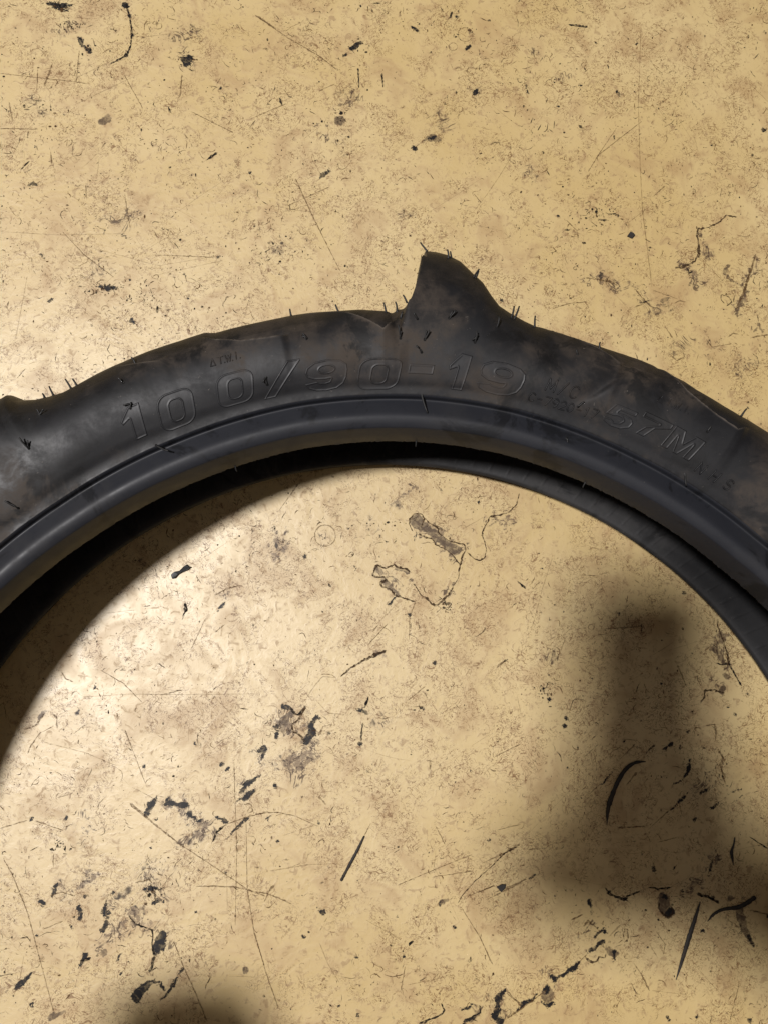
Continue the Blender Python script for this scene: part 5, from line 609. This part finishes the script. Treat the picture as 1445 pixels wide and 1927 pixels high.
# ------------------------------------------------------------------ loose rubber shavings and chips on the floor
def strip(name, pts, ws, label, thick=.7, cat='rubber strip'):
    P = np.array(pts); Wd = np.array(ws)
    seg = np.r_[0, np.cumsum(np.hypot(*np.diff(P, axis=0).T))]; n = 40
    s = np.linspace(0, seg[-1], n)
    def cr(i):  # smooth
        y = np.interp(s, seg, P[:, i]); k = np.ones(5)/5
        return np.r_[y[:2], np.convolve(y, k, 'valid'), y[-2:]]
    x, y = cr(0), cr(1); w = np.interp(s, seg, Wd)/2*(1+rng.normal(0, .07, n))
    tx, ty = np.gradient(x), np.gradient(y); l = np.hypot(tx, ty); nx, ny = -ty/l, tx/l
    lift = .25+.25*np.sin(np.linspace(0, 5, n)+rng.uniform(0, 6)).clip(0, 1)
    rows = []
    for off, h in ((-1, .0), (-1, .55), (-.55, 1), (.0, 1.0+.0), (.55, .95), (1, .5), (1, .0)):
        rows.append(np.stack([x+nx*w*off, y+ny*w*off, lift*.4+.22+h*thick*np.clip(w/.7, .3, 1)*(1+rng.normal(0, .05, n))], 1))
    V = np.stack(rows, 1); m = len(rows)
    Q = grid_quads(n, m, False, False)
    Q = np.vstack([Q, [(i*m, i*m+m-1, (i+1)*m+m-1, (i+1)*m)[::-1] for i in range(n-1)]])
    c = np.array([x.mean(), y.mean(), 0])
    me = fast_mesh(name, (V.reshape(-1, 3)-c)/1000., Q)
    o = link(name, me, M_SHAVING); o.location = c/1000.
    o['label'] = label; o['category'] = cat
    return o
def chip(name, pts, label, thick, mat):
    bm = bmesh.new(); P = np.array(pts); c = P.mean(0)
    vs = [bm.verts.new(((x-c[0])/1000., (y-c[1])/1000., .00022)) for x, y in P]
    f = bm.faces.new(vs)
    if f.normal.z > 0: f.normal_flip()
    e = bmesh.ops.extrude_face_region(bm, geom=[f])
    for v in e['geom']:
        if isinstance(v, bmesh.types.BMVert):
            v.co.z += thick/1000.*rng.uniform(.75, 1.2); v.co.x *= .94; v.co.y *= .94
    bmesh.ops.recalc_face_normals(bm, faces=bm.faces)
    bmesh.ops.bevel(bm, geom=[x for x in bm.edges], offset=.00018, segments=1, affect='EDGES')
    me = bpy.data.meshes.new(name); bm.to_mesh(me); bm.free()
    o = link(name, me, mat); o.location = (c[0]/1000., c[1]/1000., 0)
    o['label'] = label; o['category'] = 'rubber chip'
    return o
strip('rubber_shaving', *DEBRIS['arc'], 'hooked dark rubber shaving lying on the floor inside the tyre')
strip('rubber_shaving', *DEBRIS['spear'], 'long straight spear-shaped dark rubber shaving at the lower right of the floor')
strip('rubber_shaving', *DEBRIS['wave'], 'wavy dark rubber shaving beside the long straight one near the right edge')
strip('rubber_shaving', *DEBRIS['sliver'], 'smallest dark rubber sliver, upright, near the right edge of the floor', .6)
strip('rubber_shaving', *DEBRIS['stick'], 'thin straight black rubber stick at the lower centre of the floor', .9)
chip('rubber_chip', DEBRIS['chipA'][0], 'bone-shaped black rubber chip just inside the tyre on the left', 1.3, M_HAIR)
chip('rubber_chip', DEBRIS['chipB'][0], 'small angular black chip on the floor above the tyre', .8, M_SHAVING)
chip('rubber_chip', DEBRIS['chipC'][0], 'small brown-black wedge chip on the floor below the tyre', .7, M_SHAVING)

# ------------------------------------------------------------------ the phone that takes the picture and the hand holding it: they shade the lower right
PH = Matrix.Translation((0, 0, CAM_H)) @ CR.to_4x4()
def plain(name, c, rough, metal=0):
    q = NT(name); n = q.noise(80, 4); q.link(q.mix(q.ramp(n, .3, .7), tuple(x*.9 for x in c), c), q.p.inputs['Base Color'])
    q.p.inputs['Roughness'].default_value = rough; q.p.inputs['Metallic'].default_value = metal
    return q.m
def slab(name, x0, x1, y0, y1, z0, z1, rad, mat, parent, bev=.0008):
    bm = bmesh.new()
    P = rrect((x0+x1)/2, (y0+y1)/2, (x1-x0)/2, (y1-y0)/2, rad, 6)
    f = bm.faces.new([bm.verts.new((x, y, z0)) for x, y in P])
    e = bmesh.ops.extrude_face_region(bm, geom=[f])
    for v in e['geom']:
        if isinstance(v, bmesh.types.BMVert): v.co.z = z1
    bmesh.ops.recalc_face_normals(bm, faces=bm.faces)
    me = bpy.data.meshes.new(name); bm.to_mesh(me); bm.free()
    o = link(name, me, mat, parent)
    md = o.modifiers.new('bevel', 'BEVEL'); md.width = bev; md.segments = 2
    return o
phone = bpy.data.objects.new('phone', None); COL.objects.link(phone); phone.matrix_world = PH
phone['label'] = 'dark phone held above the floor taking the picture'; phone['category'] = 'phone'
slab('phone_body', -.060, .012, -.134, .020, .003, .011, .010, plain('phone_shell', (.02, .02, .022), .35), phone)
slab('screen', -.058, .010, -.131, .017, .0111, .0116, .008, plain('screen_glass', (.01, .01, .012), .1), phone, .0001)

def photographer():
    """kneeling person who leans in and holds the phone over the floor; one continuous mesh"""
    V = []; E = []; Rr = []
    inv = PH.inverted()
    def add(p, r, prev=None, world=False):
        v = inv @ (Vector(p)/1000.) if world else Vector(p)/1000.
        V.append(v); Rr.append((r/1000., r/1000.) if not isinstance(r, tuple) else (r[0]/1000., r[1]/1000.))
        if prev is not None: E.append((prev, len(V)-1))
        return len(V)-1
    W = lambda p, r, prev=None: add(p, r, prev, True)
    pelvis = W((110, -1080, 330), (150, 120))
    belly = W((110, -1010, 520), (140, 105), pelvis); chest = W((110, -930, 720), (150, 115), belly)
    neck0 = W((105, -870, 860), (70, 65), chest); neck = W((95, -835, 930), 55, neck0)
    jaw = W((85, -800, 985), (66, 74), neck); head = W((78, -775, 1060), (82, 96), jaw); W((75, -765, 1125), (66, 78), head)
    nose = W((74, -672, 1018), 13, head)
    # right arm to the phone
    rs = W((280, -890, 810), 66, chest); re = W((415, -560, 560), 50, rs)
    f1 = W((330, -360, 480), 46, re)
    wr = add((110, -158, 34), 42, f1); w0 = add((34, -136, 28), 33, wr)
    palm = add((-10, -132, 22), 22, w0); k = add((-22, -108, 20), 19, palm)
    for bx, by, L in ((-8, -92, 1.15), (-20, -108, 1.2), (-30, -126, 1.15), (-32, -143, .95)):
        p = add((bx, by, 20), 9.5, k if by > -120 else palm)
        p = add((bx-24*L, by+2, 18), 9, p); p = add((bx-44*L, by+4, 12), 8.4, p); add((bx-56*L, by+5, 2), 7.2, p)
    p = add((14, -108, 22), 11, w0); p = add((16, -84, 20), 10, p); add((6, -64, 16), 8.5, p)
    # left arm hanging to a loose fist just below the frame
    ls = W((-60, -890, 810), 66, chest); le = W((-265, -560, 450), 50, ls)
    s = add((-215, -348, -105), 48, le); s2 = add((-195, -283, -110), 42, s); s3 = add((-185, -248, -114), 44, s2)
    for fx, fy in ((-218, -216), (-200, -210), (-182, -209), (-164, -215)):
        p = add((fx, fy, -108), 10, s3); p = add((fx, fy+14, -122), 9.5, p); add((fx, fy, -136), 8.5, p)
    p = add((-148, -250, -120), 11, s3); add((-142, -224, -130), 9.5, p)
    # kneeling legs
    for sx in (-1, 1):
        hp = W((110+sx*105, -1070, 290), 100, pelvis); kn = W((110+sx*150, -720, 85), 72, hp)
        c = W((110+sx*150, -930, 70), 60, kn); an = W((110+sx*145, -1130, 60), 44, c); W((110+sx*145, -1200, 40), 36, an)
    me = bpy.data.meshes.new('person'); me.from_pydata(V, E, [])
    q = NT('skin_and_work_clothes')
    sep = q.n.new('ShaderNodeSeparateXYZ'); q.link(q.co.outputs['Object'], sep.inputs[0])
    y, z = sep.outputs['Y'], sep.outputs['Z']
    n = q.noise(60, 4)
    c = q.mix(n, (.40, .23, .15), (.46, .28, .19))
    shirt = q.math('MULTIPLY', q.math('LESS_THAN', y, -.40), q.math('LESS_THAN', z, .58))
    c = q.mix(shirt, c, q.mix(n, (.035, .04, .05), (.06, .065, .08)))
    pants = q.math('MULTIPLY', q.math('LESS_THAN', y, -.62), q.math('LESS_THAN', z, .06))
    c = q.mix(pants, c, q.mix(n, (.03, .035, .06), (.05, .06, .10)))
    hair = q.math('MULTIPLY', q.math('GREATER_THAN', q.math('ADD', z, q.math('MULTIPLY', y, -.5)), 1.09), q.math('GREATER_THAN', z, .62))
    c = q.mix(hair, c, (.03, .02, .015))
    q.link(c, q.p.inputs['Base Color']); q.p.inputs['Roughness'].default_value = .65
    o = link('person', me, q.m)
    o.modifiers.new('skin', 'SKIN').use_smooth_shade = True
    for i, s in enumerate(me.skin_vertices[0].data):
        s.radius = Rr[i]; s.use_root = (i == 0)
    sb = o.modifiers.new('sub', 'SUBSURF'); sb.levels = 2; sb.render_levels = 2
    o.matrix_world = PH
    o['label'] = 'kneeling person in dark work clothes holding the phone above the floor'; o['category'] = 'person'
photographer()
